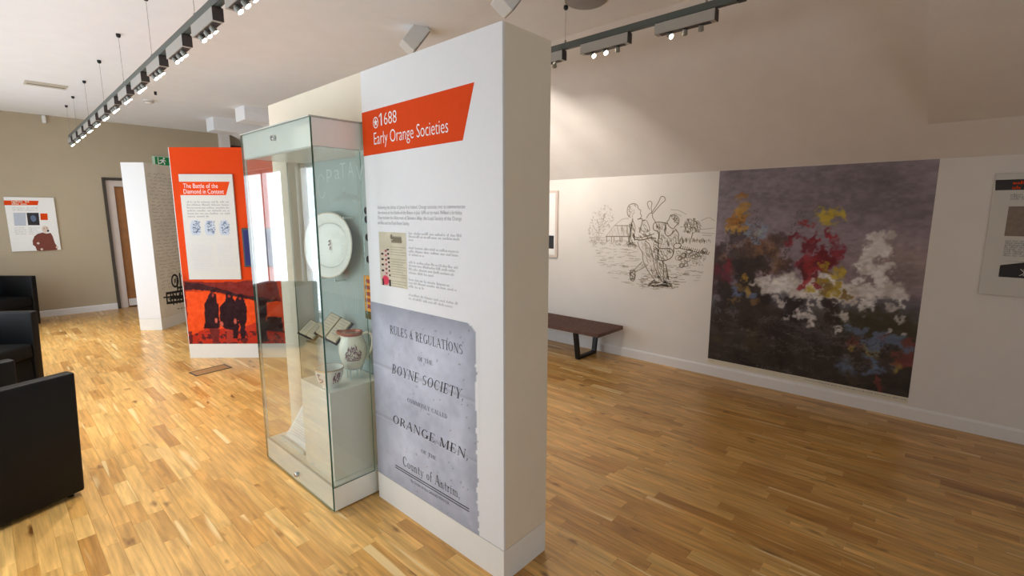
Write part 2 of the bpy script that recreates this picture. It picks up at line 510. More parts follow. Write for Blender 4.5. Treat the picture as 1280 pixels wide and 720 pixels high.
glass_mat('case_glass', (.955, .98, .97), 2.3)
glass_mat('window_glass', (.97, .98, .98), 1.0)
glass_mat('clear_acrylic', (.9, .95, .94), 1.2)

def oak(name, per_object):
    m, nt, b = new_mat(name)
    N = nt.nodes.new; L = nt.links.new
    if per_object:
        src = N('ShaderNodeObjectInfo').outputs['Color']
    else:
        a = N('ShaderNodeAttribute'); a.attribute_name = 'Col'; src = a.outputs['Color']
    sep = N('ShaderNodeSeparateColor'); L(src, sep.inputs[0])
    geo = N('ShaderNodeNewGeometry')
    off = N('ShaderNodeVectorMath'); off.operation = 'SCALE'; off.inputs[3].default_value = 37.0
    comb = N('ShaderNodeCombineXYZ'); L(sep.outputs[1], comb.inputs[0]); L(sep.outputs[2], comb.inputs[1]); L(sep.outputs[0], comb.inputs[2])
    L(comb.outputs[0], off.inputs[0])
    add = N('ShaderNodeVectorMath'); L(geo.outputs['Position'], add.inputs[0]); L(off.outputs[0], add.inputs[1])
    def noise(scale, sc3, det=5.0, dist=0.0):
        mp = N('ShaderNodeVectorMath'); mp.operation = 'MULTIPLY'; mp.inputs[1].default_value = sc3; L(add.outputs[0], mp.inputs[0])
        n = N('ShaderNodeTexNoise'); n.inputs['Scale'].default_value = scale; n.inputs['Detail'].default_value = det; n.inputs['Distortion'].default_value = dist
        L(mp.outputs[0], n.inputs['Vector']); return n.outputs['Fac']
    base = N('ShaderNodeValToRGB'); cr = base.color_ramp
    cols = [(0.0, (160, 110, 54)), (.22, (192, 140, 72)), (.5, (212, 163, 92)), (.78, (224, 180, 110)), (1.0, (238, 206, 142))]
    cr.elements[0].position = 0; cr.elements[0].color = lin(cols[0][1]) + (1,)
    cr.elements[1].position = 1; cr.elements[1].color = lin(cols[-1][1]) + (1,)
    for p, c in cols[1:-1]:
        e = cr.elements.new(p); e.color = lin(c) + (1,)
    L(sep.outputs[0], base.inputs[0])
    def mul(col, fac, lo, hi):
        mr = N('ShaderNodeMapRange'); mr.inputs[1].default_value = .3; mr.inputs[2].default_value = .7; mr.inputs[3].default_value = lo; mr.inputs[4].default_value = hi
        L(fac, mr.inputs[0])
        mx = N('ShaderNodeVectorMath'); mx.operation = 'SCALE'; L(col, mx.inputs[0]); L(mr.outputs[0], mx.inputs[3]); return mx.outputs[0]
    col = mul(base.outputs[0], noise(60, (1.0, .05, 1)), .74, 1.20)
    col = mul(col, noise(9, (1.0, .22, 1), 4, 1.6), .80, 1.14)
    # knots and heart streaks, pale sapwood edges
    kn = N('ShaderNodeValToRGB'); kn.color_ramp.elements[0].position = .665; kn.color_ramp.elements[1].position = .79
    kn.color_ramp.elements[0].color = (0, 0, 0, 1); kn.color_ramp.elements[1].color = (1, 1, 1, 1)
    L(noise(13, (1.0, .35, 1), 2), kn.inputs[0])
    mk = N('ShaderNodeMix'); mk.data_type = 'RGBA'; L(kn.outputs[0], mk.inputs[0]); L(col, mk.inputs[6]); mk.inputs[7].default_value = lin((112, 70, 32)) + (1,)
    sp = N('ShaderNodeValToRGB'); sp.color_ramp.elements[0].position = .675; sp.color_ramp.elements[1].position = .72
    sp.color_ramp.elements[0].color = (0, 0, 0, 1); sp.color_ramp.elements[1].color = (.8, .8, .8, 1)
    L(noise(17, (1.0, .06, 1), 1), sp.inputs[0])
    ms = N('ShaderNodeMix'); ms.data_type = 'RGBA'; L(sp.outputs[0], ms.inputs[0]); L(mk.outputs[2], ms.inputs[6]); ms.inputs[7].default_value = lin((236, 208, 152)) + (1,)
    L(ms.outputs[2], b.inputs['Base Color'])
    b.inputs['Roughness'].default_value = .28; b.inputs['Specular IOR Level'].default_value = .5
    bp = N('ShaderNodeBump'); bp.inputs['Strength'].default_value = .06; bp.inputs['Distance'].default_value = .002
    L(noise(60, (1.0, .05, 1)), bp.inputs['Height']); L(bp.outputs[0], b.inputs['Normal'])
oak('oak_strip', True)
oak('oak_strip_field', False)

# ------------------------------------------------------------------ room shell
RX, BY, RY = 4.75, 10.27, -2.6          # right wall, back wall, wall behind the camera
CZ, KZ, KX = 3.04, 1.985, 3.467         # ceiling height, knee-wall height, where the slope leaves the ceiling

# --- floor of oak strips laid along Y
floor = struct(MB().box(WX, RX, RY, BY + .5, -.06, -.0105).build('floor', 'subfloor'))
SW = 0.0705
LENS = [0.24, 0.32, 0.40, 0.48, 0.58, 0.70]
strips = []
r2 = random.Random(21)
x = WX
while x < RX - .01:
    y = RY - r2.random() * .6
    w = min(SW, RX - x)
    while y < BY + .5:
        l = r2.choice(LENS)
        strips.append((x, y, w, l, min(1, max(0, (r2.gauss(.52, .13) if r2.random() < .92 else r2.uniform(.14, .36)))), r2.random(), r2.random()))
        y += l
    x += SW
def hidden(px, py):
    # behind the display wall or the near armchair, as seen from the doorway
    t = 1.115 / px if px > 1.115 else 9
    if px > 1.115 and t < 1 and 2.31 < py * t < 3.4: return True
    t = 1.37 / px if px > 1.37 else 9
    if t < 1 and 1.29 < py * t < 3.4: return True
    if py > 1.29 and px > 1.37 and 1.37 < px * 1.29 / py < 1.66: return True
    return px < .3 and py > 3.4
def strip_px(s):
    p = Vector((s[0] + s[2] / 2, s[1] + s[3] / 2, 0)) - EYE
    d = p.dot(FW)
    if d < .2: return 0
    u, v = 640 + F_PX * p.dot(RT) / d, 360 - F_PX * p.dot(UP) / d
    if not (-15 < u < 1295 and 0 < v < 735) or hidden(p.x, p.y): return 0
    return s[2] * s[3] * 1.6 / p.length ** 3
order = sorted(range(len(strips)), key=lambda i: -strip_px(strips[i]))
near = set(order[:300])
def strip_geo(mb, x, y, w, l, z=0.0):
    g, ch, hgt = .0002, .0005, .010
    x0, x1, y0, y1 = x + g, x + w - g, y + g, y + l - g
    lo = [(x0, y0), (x1, y0), (x1, y1), (x0, y1)]
    hi = [(x0 + ch, y0 + ch), (x1 - ch, y0 + ch), (x1 - ch, y1 - ch), (x0 + ch, y1 - ch)]
    vs = [(a, b, z - hgt) for a, b in lo] + [(a, b, z - ch) for a, b in lo] + [(a, b, z) for a, b in hi]
    fs = [(8, 9, 10, 11)] + [(i, (i + 1) % 4, 4 + (i + 1) % 4, 4 + i) for i in range(4)] + [(4 + i, 4 + (i + 1) % 4, 8 + (i + 1) % 4, 8 + i) for i in range(4)]
    mb.add(vs, fs)
plank_mesh = {}
for i in sorted(near):
    x, y, w, l, t, g, h = strips[i]
    k = (round(w, 3), l)
    if k not in plank_mesh:
        mb = MB(); strip_geo(mb, 0, 0, w, l)
        o = mb.build('plank', 'oak_strip', floor); plank_mesh[k] = o.data
    else:
        o = bpy.data.objects.new('plank', plank_mesh[k]); COL.objects.link(o); o.parent = floor
    o.location = (x, y, 0); o.color = (t, g, h, 1)
mb = MB(); cols = []
for i, (x, y, w, l, t, g, h) in enumerate(strips):
    if i in near: continue
    strip_geo(mb, x, y, w, l); cols += [(t, g, h, 1)] * 12
o = mb.build('plank_field', 'oak_strip_field', floor, fix=False); o['kind'] = 'stuff'
at = o.data.attributes.new('Col', 'FLOAT_COLOR', 'POINT'); at.data.foreach_set('color', np.array(cols).ravel())

# --- ceiling, slope, walls
struct(MB().box(WX - .2, KX + .02, RY - .1, BY + .6, CZ, CZ + .1).build('ceiling', 'ceiling_paint'))
MR = Matrix(((1, 0, 0, 0), (0, 0, 1, 0), (0, 1, 0, 0), (0, 0, 0, 1)))   # (x,y,z) -> (x,z,y): prisms along Y
struct(MB().prism([(KX, CZ), (RX + .04, KZ - .03), (RX + .3, KZ + .02), (KX + .1, CZ + .25)], RY - .1, BY + .6, 0, MR).build('ceiling_slope', 'slope_paint'))
bulk = [(4.49, 2.199), (3.265, 2.628), (2.12, 3.03), (2.3, 3.1), (KX + .05, CZ + .06), (4.56, 2.22)]
struct(MB().prism(bulk, RY - .05, .209, 0, MR).build('ceiling_bulkhead', 'slope_paint'))
struct(MB().box(RX, RX + .2, RY - .1, BY + .6, -.06, KZ).build('wall_right', 'wall_paint_pale'))
mb = MB().box(WX - .2, REAR[0], RY - .2, RY, -.06, CZ + .1).box(REAR[1], RX + .2, RY - .2, RY, -.06, CZ + .1)
mb.box(REAR[0], REAR[1], RY - .2, RY, REAR[3], CZ + .1).box(REAR[0], REAR[1], RY - .2, RY, -.06, REAR[2])
struct(mb.build('wall_rear', 'wall_paint_beige'))
xm = (REAR[0] + REAR[1]) / 2
mb = MB()
for a, b_, c, d in ((REAR[0], REAR[0] + .07, REAR[2], REAR[3]), (REAR[1] - .07, REAR[1], REAR[2], REAR[3]), (REAR[0], REAR[1], REAR[2], REAR[2] + .12), (REAR[0], REAR[1], REAR[3] - .07, REAR[3]), (xm - .06, xm + .06, REAR[2], REAR[3])):
    mb.box(a, b_, RY - .1, RY - .04, c, d)
gd = struct(mb.build('door_2', 'gloss_white'))
for a, b_ in ((REAR[0] + .07, xm - .06), (xm + .06, REAR[1] - .07)):
    MB().box(a, b_, RY - .074, RY - .066, REAR[2] + .12, REAR[3] - .07).build('pane', 'window_glass', gd)
for a in (xm - .03, xm + .03):
    MB().tube([(a, RY - .04, 1.15), (a, RY + .02, 1.15), (a, RY + .02, .85), (a, RY - .04, .85)], .011).build('door_handle', 'chrome', gd, smooth=True)
DX0, DX1, DZ = 1.475, 2.5, 2.13
mb = MB().box(WX - .2, DX0, BY, BY + .2, -.06, CZ + .05).box(DX1, RX + .2, BY, BY + .2, -.06, CZ + .05).box(DX0, DX1, BY, BY + .2, DZ, CZ + .05)
struct(mb.build('wall_back', 'wall_paint_beige'))
mb = MB(); ys = RY
for (y0, y1) in WINDOWS:
    mb.box(WX - .2, WX, ys, y0, -.06, CZ + .05); mb.box(WX - .2, WX, y0, y1, -.06, WZ0); mb.box(WX - .2, WX, y0, y1, WZ1, CZ + .05); ys = y1
mb.box(WX - .2, WX, ys, BY + .2, -.06, CZ + .05)
struct(mb.build('wall_left', 'wall_paint_pale'))
for k, (y0, y1) in enumerate(WINDOWS):
    ym = (y0 + y1) / 2
    mb = MB()
    for a, b_, c, d in ((y0, y0 + .06, WZ0, WZ1), (y1 - .06, y1, WZ0, WZ1), (y0, y1, WZ0, WZ0 + .06), (y0, y1, WZ1 - .06, WZ1), (ym - .03, ym + .03, WZ0, WZ1)):
        mb.box(WX - .12, WX - .05, a, b_, c, d)
    w = struct(mb.build('window_%d' % (k + 1), 'gloss_white'))
    for a, b_ in ((y0 + .06, ym - .03), (ym + .03, y1 - .06)):
        MB().box(WX - .092, WX - .086, a, b_, WZ0 + .06, WZ1 - .06).build('pane', 'window_glass', w)
    MB().box(WX - .05, WX + .12, y0 - .04, y1 + .04, WZ0 - .04, WZ0).build('window_sill', 'gloss_white', w, bevel=.005)
def skirting(name, fr, a0, a1):
    prof = [(0, 0), (.018, 0), (.018, .085), (.012, .096), (.006, .10), (0, .10)]
    mb = MB(); n = len(prof)
    vs = [fr.pt(a, z, c) for a in (a0, a1) for c, z in prof]
    mb.add(vs, [tuple(range(n)), tuple(range(2 * n - 1, n - 1, -1))] + [(i, (i + 1) % n, n + (i + 1) % n, n + i) for i in range(n)])
    return struct(mb.build(name, 'gloss_white'))
FR_R = Frame((RX, 0, 0), (0, -1, 0), (-1, 0, 0))
FR_B = Frame((0, BY, 0), (1, 0, 0), (0, -1, 0))
skirting('baseboard_right', FR_R, -BY, -RY)
skirting('baseboard_back', FR_B, WX, DX0 - .01)
skirting('baseboard_back.001', FR_B, DX1 + .01, RX)

# --- door in the back wall
mb = MB().box(DX0 - .03, DX0 + .012, BY - .02, BY + .15, 0, DZ + .03).box(DX0, DX1 + .03, BY - .02, BY + .15, DZ - .012, DZ + .03).box(DX1 - .012, DX1 + .03, BY - .02, BY + .15, 0, DZ + .03)
door = struct(mb.build('door_1', 'frame_dark'))
mb = MB().box(DX0 + .012, DX0 + .12, BY + .02, BY + .15, 0, DZ - .012).box(DX1 - .12, DX1 - .012, BY + .02, BY + .15, 0, DZ - .012).box(DX0 + .12, DX1 - .12, BY + .02, BY + .15, DZ - .11, DZ - .012)
mb.build('door_lining', 'frame_pinkish', door, bevel=.004)
leaf = MB().box(DX0 + .125, DX1 - .125, BY + .06, BY + .105, .012, DZ - .115).build('door_leaf', 'door_wood', door, bevel=.003)
MB().box(DX0 + .135, DX1 - .135, BY + .055, BY + .0605, .02, .14).build('kick_plate', 'gloss_white', leaf)
MB().tube([(DX1 - .2, BY + .06, 1.02), (DX1 - .2, BY + .01, 1.02), (DX1 - .32, BY + .01, 1.02)], .01).build('door_handle', 'chrome', leaf, smooth=True)
struct(MB().box(WX, RX, BY + .16, BY + .22, -.06, 2.3).build('wall_passage', 'wall_paint_beige'))

# --- boxed roof-truss ends and column near the back wall
struct(MB().prism([(2.61, CZ + .01), (2.61, 2.85), (2.95, 2.84), (3.05, 2.80), (3.75, 2.78), (3.5, CZ + .01)], 8.53, 8.86, 0, MR).build('trim_1', 'ceiling_paint', bevel=.006))
struct(MB().prism([(2.64, CZ + .01), (2.64, 2.86), (2.98, 2.85), (3.08, 2.80), (3.75, 2.76), (3.5, CZ + .01)], 7.34, 7.68, 0, MR).build('trim_2', 'ceiling_paint', bevel=.006))
struct(MB().box(3.2, 3.35, BY - .15, BY + .01, 0, CZ + .01).build('trim_3', 'gloss_white', bevel=.004))

# ------------------------------------------------------------------ the display wall with the 1688 panel
PX, PT, PY0, PYS, PY1, PZ, SEAM = 1.371, 1.66, 1.293, 2.268, 3.41, 2.29, .151
NY0, NY1, NZ = 2.270, 3.198, 2.055
FR_P = Frame((PX, 0, 0), (0, -1, 0), (-1, 0, 0))
FR_E = Frame((0, PY0, 0), (1, 0, 0), (0, -1, 0))
dw = thing('display_wall', 'tall free-standing wall with white 1688 graphic panel beside glass case', 'partition', ((PX + PT) / 2, 2.3, 0))
mb = MB().box(PX + .012, PT, PY0, NY0, SEAM + .003, PZ).box(PX + .004, PT, NY0, NY1, NZ, PZ).box(PX + .004, PT, NY1, PY1, 0, PZ).box(1.505, PT, NY0, NY1, 0, NZ)
mb.build('wall_body', 'partition_paint', dw)
MB().box(PX, PT - .001, PY0 + .001, NY0, 0, SEAM).build('plinth', 'plinth_white', dw)
MB().box(PX, PX + .012, PY0, PYS, SEAM + .003, PZ).build('graphic_board', 'panel_white', dw, bevel=.0015, seg=1)
E1, E2, E3 = .0006, .0012, .0018
P = FR_P.px
ban = MB().fpoly(FR_P, [(-PYS, P(452.5, 141.2)[1]), P(593, 102.7), P(578.5, 175.5), (-PYS, P(454.3, 195.5)[1])], E1).build('title_banner', 'print_orange', dw)
mb = MB()
a0, b0 = P(474.3, 157.5); a1, _ = P(496, 150)
text_on(mb, FR_P, '688', a0 + (a1 - a0) * .29, a1, b0, E2, h=.082)
w1 = (a1 - a0)
mb.fpoly(FR_P, [(a0 + w1 * .10, b0), (a0 + w1 * .165, b0), (a0 + w1 * .165, b0 + .0575), (a0 + w1 * .11, b0 + .0575), (a0 + w1 * .0, b0 + .046), (a0 + w1 * .0, b0 + .039), (a0 + w1 * .10, b0 + .049)], E2)
a0, b0 = P(468, 182); a1, _ = P(560.5, 165)
text_on(mb, FR_P, 'Early Orange Societies', a0, a1, P(468, 181)[1], E2, h=.084)
mb.build('lettering', 'print_white', ban)
ca, cb = P(469.8, 153.3); R0 = .027
mb = MB()
for q in ring(ca, cb, R0 * .86, R0, .005, .005, 0, 360, 24): mb.fpoly(FR_P, q, E2)
mb.fpoly(FR_P, [(ca + (R0 * .68 if k % 2 == 0 else R0 * .3) * math.sin(k * math.pi / 5), cb + (R0 * .74 if k % 2 == 0 else R0 * .32) * math.cos(k * math.pi / 5)) for k in range(10)], E2)
mb.build('emblem', 'print_white', ban)
mb = MB()
intro = ['Following the defeat of James II in Ireland, Orange societies met to commemorate', 'the victory at the Battle of the Boyne in July 1690 or to mark William\u2019s birthday.', 'They include the Aldermen of Skinners Alley, the Loyal Society of the Orange', 'and Blue and the Royal Boyne Society.']
for k, (s, xe) in enumerate(zip(intro, (581.5, 578, 577, 511.5))):
    a0, b0 = P(472.3, 261.3 + 6.35 * k); a1, _ = P(xe, 265)
    text_on(mb, FR_P, s, a0, a1, b0, E1, h=.0245)
mb.build('intro_text', 'print_grey', dw)
mb = MB()
for y, e in ((293, 1), (297, .98), (301, .1), (311, .96), (315.3, .95), (319.5, .32), (329, 1), (333, .9), (337.5, .92), (342, .5), (350.5, .8), (354.5, .92), (359, .36), (369.5, .98), (374, .86)):
    a0, b0 = P(511, y); a1, _ = P(577, y)
    greek(mb, FR_P, a0, a1, b0, .0125, E1, 0, e)
mb.build('column_text', 'print_light_grey', dw)
# framed document in colour
(a0, b1), (a1, b0) = P(473.4, 289.6), P(509.8, 364.7)
cv = Canvas(a0, a1, b0 + .012, b1, 70, 110, (214, 206, 184))
nz = fbm(cv.A, cv.B, 14, 5); cv.C += ((nz - .5) * 30)[..., None]
W_, H_ = a1 - a0, b1 - b0
q = lambda u, v: (a0 + u * W_, b1 - v * H_)
for k in range(17):
    v = .25 + k * .043
    cv.poly([q(.42, v), q(.96 - .1 * (k % 3 == 1), v), q(.96 - .1 * (k % 3 == 1), v + .008), q(.42, v + .008)], (150, 142, 122), .75)
for u in (.48, .56, .64, .72, .8): cv.ell(q(u, .08 + .03 * (u > .5)), W_ * .045, H_ * .045, (92, 86, 72), .7)
cv.poly([q(.46, .14), q(.86, .14), q(.84, .18), q(.48, .18)], (120, 110, 90), .8)
cv.poly([q(.05, .3), q(.4, .3), q(.4, .96), q(.05, .96)], (222, 196, 186), .5)
for k in range(7): cv.poly([q(.28 + .01 * k, .29 + k * .075), q(.37 + .004 * k, .29 + k * .075), q(.37 + .004 * k, .325 + k * .075), q(.28 + .01 * k, .325 + k * .075)], (42, 34, 38))
for k in range(6): cv.poly([q(.2, .32 + k * .08), q(.28, .31 + k * .08), q(.29, .345 + k * .08), q(.21, .355 + k * .08)], (178, 70, 92) if k % 2 else (150, 52, 70), .8)
for k in range(4): cv.poly([q(.06, .37 + k * .1), q(.15, .37 + k * .1), q(.15, .405 + k * .1), q(.06, .405 + k * .1)], (52, 48, 46))
cv.ell(q(.2, .86), W_ * .13, H_ * .085, (220, 68, 92)); cv.poly([q(.07, .84), q(.12, .84), q(.15, .98), q(.07, .97)], (60, 30, 40), .9); cv.poly([q(.33, .84), q(.4, .84), q(.4, .99), q(.33, .99)], (44, 38, 44), .9)
cv.build('document_picture', FR_P, E1, dw)
# the enlarged old printed page
pa0 = -PYS; pa1 = P(600, 545)[0]; pb0 = SEAM + .003; pb1 = P(463, 376.5)[1]
cv = Canvas(pa0, pa1, pb0, pb1, 110, 150, (192, 196, 212))
n1 = fbm(cv.A, cv.B, 5, 11); n2 = fbm(cv.A, cv.B, 26, 15)
cv.C += ((n1 - .5) * 50 + (n2 - .5) * 20)[..., None]
edge = np.minimum(np.minimum(cv.A - pa0, pa1 - cv.A) / .12, np.minimum(pb1 - cv.B, cv.B - pb0 + .05) / .14)
cv.blend(np.clip(1 - edge, 0, 1) * (.35 + .5 * n1), (126, 128, 140), .75)
H2 = pb1 - pb0
for v, w_ in ((.36, .006), (.645, .005)):
    yy = pb1 - v * H2
    cv.blend(np.clip(1 - np.abs(cv.B - yy - (n1 - .5) * .02) / w_, 0, 1), (206, 208, 218), .6)
    cv.blend(np.clip(1 - np.abs(cv.B - yy - .012 - (n1 - .5) * .02) / .012, 0, 1), (140, 142, 156), .35)
sp = fbm(cv.A, cv.B, 60, 40, 2); cv.blend((sp > .86) * np.clip((cv.A - pa0) / (pa1 - pa0), .2, 1), (110, 104, 104), .6)
rag = pa1 - .012 - .018 * vnoise(cv.A * 0, cv.B, 38, 3) - .05 * np.clip((cv.B - (pb1 - .03)) / .03, 0, 1)
cv.blend((cv.A > rag).astype(float), (236, 236, 238))
page = cv.build('historic_page', FR_P, E1, dw)
mb = MB()
def pl(s, x0, yt, yb, x1, shear=0.0):
    a, b_ = P(x0, yb); _, t = P(x0, yt); a2, _ = P(x1, yb)
    serif_on(mb, FR_P, s, a, a2, b_, t - b_, E2, 0, shear)
pl('RULES & REGULATIONS', 488, 406.5, 417, 578.5)
pl('OF THE', 522.4, 445.4, 450.6, 541)
pl('BOYNE SOCIETY,', 490, 454.5, 466, 579, .22)
pl('COMMONLY CALLED', 509.5, 497, 502, 559)
pl('ORANGE MEN,', 491, 517.5, 527.6, 585, .18)
pl('OF THE', 526.7, 561, 565.4, 545.5)
pl('County of Antrim,', 503.9, 569.5, 581.5, 574.5)
a0, b0 = P(514, 602.2); a1, _ = P(562.5, 630)
text_on(mb, FR_P, 'By Order of the GRAND MASTER.', a0, a1, b0, E2, h=.024)
a0, b0 = P(494.4, 581.6); a1, _ = P(586.6, 634)
mb.fpoly(FR_P, [(a0, b0), (a1, b0), (a1, b0 + .0055), (a0, b0 + .0055)], E2); mb.fpoly(FR_P, [(a0, b0 - .0125), (a1, b0 - .0125), (a1, b0 - .0075), (a0, b0 - .0075)], E2)
mb.build('lettering', 'print_ink', page)

# ------------------------------------------------------------------ the glass display case
CX0, CX1, CY0, CY1, CH, CB, CT = 1.115, 1.500, 2.308, 3.19, 2.05, .14, 1.915
dc = thing('display_case', 'tall glass display case with pale base set into display wall', 'display case', (1.29, 2.75, 0))
MB().box(CX0 + .009, CX1, CY0 + .002, CY1 - .002, 0.006, CB).build('base', 'case_white', dc, bevel=.003)
MB().box(CX0 + .009, CX1, CY0 + .002, CY1 - .002, CT, CH).build('header', 'case_white', dc, bevel=.003)
MB().box(CX0 + .02, CX1 - .012, CY0 + .012, CY1 - .012, CB, CB + .006).build('deck', 'pedestal_white', dc)
MB().box(CX0 - .004, CX1, CY0 - .003, CY1 + .003, CH, CH + .006).build('top_cap', 'seal_grey', dc)
bp_ = MB().box(CX1 - .012, CX1, CY0 + .01, CY1 - .01, CB, CT).build('back_panel', 'case_back', dc)
def pane(x0, x1, y0, y1, z0, z1, axis):
    mb = MB().box(x0, x1, y0, y1, z0, z1)
    big = {'x': (4, 5), 'y': (2, 3)}[axis]
    mb.mi = [0 if i in big else 1 for i in range(6)]
    return mb.build('glass_pane', ['case_glass', 'glass_edge'], dc)
pane(CX0, CX0 + .008, CY0 - .002, CY1 + .002, .012, CH - .002, 'x')
pane(CX0 + .009, CX1 - .125, CY0, CY0 + .008, CB, CT, 'y')
pane(CX0 + .009, CX1 - .125, CY1 - .008, CY1, CB, CT, 'y')
for yy in (CY0 + .010, CY1 - .018):
    MB().box(CX0 + .0095, CX0 + .0165, yy, yy + .008, CB, CT).build('corner_seal', 'seal_grey', dc)
MB().box(CX0 + .009, CX0 + .016, CY0 + .02, CY1 - .02, CB, CB + .008).build('door_rail', 'seal_grey', dc)
MB().box(CX0 + .009, CX0 + .016, CY0 + .02, CY1 - .02, CT - .008, CT).build('door_rail', 'seal_grey', dc)
FR_C = Frame((CX0, 0, 0), (0, -1, 0), (-1, 0, 0))
ML = Matrix(((0, 0, -1, 0), (0, 1, 0, 0), (1, 0, 0, 0), (0, 0, 0, 1)))
for (px_, py_) in ((371, 593), (341.5, 172.5)):
    a, b_ = FR_C.px(px_, py_)
    M = Matrix.Translation(FR_C.pt(a, b_, 0)) @ ML
    MB().lathe((0, 0, 0), [(0, .012), (.012, .012), (.015, .009), (.015, -.004)], 20, 0, M).build('lock', 'chrome', dc, smooth=True)
# faint etched decoration on the back panel
FR_K = Frame((CX1 - .012, 0, 0), (0, -1, 0), (-1, 0, 0))
K = FR_K.px
mb = MB()
for ch, (x0, yb), x1, hh in (('p', (408.5, 223), 415, .12), ('a', (418.5, 224), 425, .12), ('T', (425.5, 223), 432.5, .13), ('A', (435.5, 222), 442.5, .13), ('V', (446, 227), 455, .13)):
    a0, b0 = K(x0, yb); a1, _ = K(x1, yb)
    text_on(mb, FR_K, ch, a0, a1, b0, .0006, h=hh)
rr = random.Random(5)
mb.build('etched_lettering', 'etched_pale', bp_); mb = MB()
for q in ring(*K(402, 233), .05, .075, .006, .006, 30, 330, 16): mb.fpoly(FR_K, q, .0006)
mb.build('etched_scroll', 'etched_pale', bp_); mb = MB()
for k in range(26):
    a, b_ = K(412 + k * 1.55, 255 - 6 * math.sin(k / 25 * math.pi) + rr.uniform(-2, 2))
    ribbon(mb, FR_K, [(a, b_), (a + .012, b_ + .03), (a + .022, b_ + .004), (a + .03, b_ + .026)], .003, .0006)
for k in range(6):
    a, b_ = K(429 + rr.uniform(-2, 4), 243 + rr.uniform(-2, 2)); ribbon(mb, FR_K, [(a, b_), (a + .01, b_ + .03), (a + .02, b_)], .003, .0006)
mb.build('etched_crown', 'etched_pale', bp_); mb = MB()
for k in range(11):
    p0 = K(424 + k * 2.2, 352); p1 = K(432 + k * 1.6, 392)
    ribbon(mb, FR_K, [p0, ((p0[0] + p1[0]) / 2 + .012, (p0[1] + p1[1]) / 2), p1], .004, .0006)
mb.build('etched_fan', 'etched_pale', bp_)

# --- things inside the case
MB().box(1.158, 1.48, 2.36, 2.70, CB + .0065, .652).build('pedestal', 'pedestal_white', bevel=.002)
tag(bpy.data.objects['pedestal'], 'white block pedestal inside the case, carrying jug and bowl', 'pedestal')
# sloping label card on the deck
lc = thing('label_card', 'white sloping text card on the deck of the glass case', 'label', (1.25, 2.92, CB + .006))
z0 = CB + .0065
mb = MB().add([(1.19, 2.775, z0), (1.20, 3.10, z0), (1.34, 3.10, z0 + .20), (1.34, 2.775, z0 + .20), (1.35, 2.775, z0 + .198), (1.35, 3.10, z0 + .198), (1.215, 3.10, z0), (1.205, 2.775, z0)],
              [(0, 3, 2, 1), (4, 7, 6, 5), (0, 1, 6, 7), (3, 4, 5, 2), (1, 2, 5, 6), (0, 7, 4, 3)])
mb.build('card', 'print_white', lc)
MB().box(1.172, 1.188, 2.775, 3.10, z0, z0 + .022).build('ledge', 'acrylic', lc, bevel=.002)
u_ = Vector((0, -1, 0)); v_ = (Vector((1.34, 3.1, z0 + .2)) - Vector((1.2, 3.1, z0))).normalized()
fr = Frame((1.197, 3.09, z0 + .004), u_, u_.cross(v_)); fr.v = v_
if fr.n.x > 0: fr.n = -fr.n
mb = MB()
for k in range(13): greek(mb, fr, .03, .29, .205 - k * .0135, .008, .0035, 0, rr.uniform(.75, 1))
mb.build('card_text', 'print_light_grey', lc)
# oval platter propped on pegs
def super_ring(rx, ry, e, n=48):
    out = []
    for k in range(n):
        w = 2 * math.pi * k / n; c, s = math.cos(w), math.sin(w)
        out.append((rx * math.copysign(abs(c) ** (2 / e), c), ry * math.copysign(abs(s) ** (2 / e), s)))
    return out
plat = thing('platter', 'large cream oval platter standing upright against the case back panel', 'platter', (1.45, 2.83, 1.2))
tilt = Matrix.Translation((1.448, 2.83, 1.400)) @ Matrix.Rotation(math.radians(6), 4, 'Y')
def plate_rings(rings, mb, mi=0, close=True):
    n = 48; vs = []; fs = []
    for (rx, ry, d, e) in rings:
        vs += [tilt @ Vector((-d, a, b_)) for a, b_ in super_ring(rx, ry, e)]
    for i in range(len(rings) - 1):
        fs += [(i * n + k, i * n + (k + 1) % n, (i + 1) * n + (k + 1) % n, (i + 1) * n + k) for k in range(n)]
    if close: fs.append(tuple((len(rings) - 1) * n + k for k in range(n)))
    mb.add(vs, fs, mi)
mb = MB(); plate_rings([(.20, .12, -.012, 2.15), (.24, .155, -.008, 2.15), (.298, .196, .018, 2.15), (.302, .200, .022, 2.15), (.298, .197, .024, 2.15), (.225, .14, .006, 2.15), (.21, .127, -.002, 2.15), (.10, .06, -.004, 2.2)], mb)
mb.build('dish', 'glaze_white', plat, smooth=True)
mb = MB(); plate_rings([(.2995, .1985, .0243, 2.15), (.294, .1935, .0236, 2.15)], mb, 0, False); mb.build('rim_line', 'tan_line', plat)
mb = MB(); plate_rings([(.222, .1375, .0072, 2.15), (.217, .1335, .0052, 2.15)], mb, 0, False); mb.build('well_line', 'seal_grey', plat)
mb = MB()
for k in range(9):
    w = k * .7; mb.lathe((0, 0, 0), [(0, .003), (.006, .002)], 8, 0, tilt @ Matrix.Translation((.0, .012 * math.cos(w), .002 + .026 * math.sin(w * 1.3))) @ Matrix.Rotation(-math.pi / 2, 4, 'Y'))
mb.build('crest', 'transfer_print', plat)
for k, (yy, zz) in enumerate(((2.60, 1.57), (2.74, 1.19), (2.94, 1.19))):
    pg = MB().box(1.425, 1.4875, yy - .006, yy + .006, zz - .006, zz + .006).box(1.42, 1.428, yy - .006, yy + .006, zz - .006, zz + (.016 if zz < 1.4 else .006)).build('display_peg', 'acrylic', bevel=.001)
    tag(pg, ('clear display peg on the case back above right of the platter', 'clear peg under the platter on the side of the 1688 panel', 'clear peg under the platter on the side away from the 1688 panel')[k], 'peg', 'platter pegs')
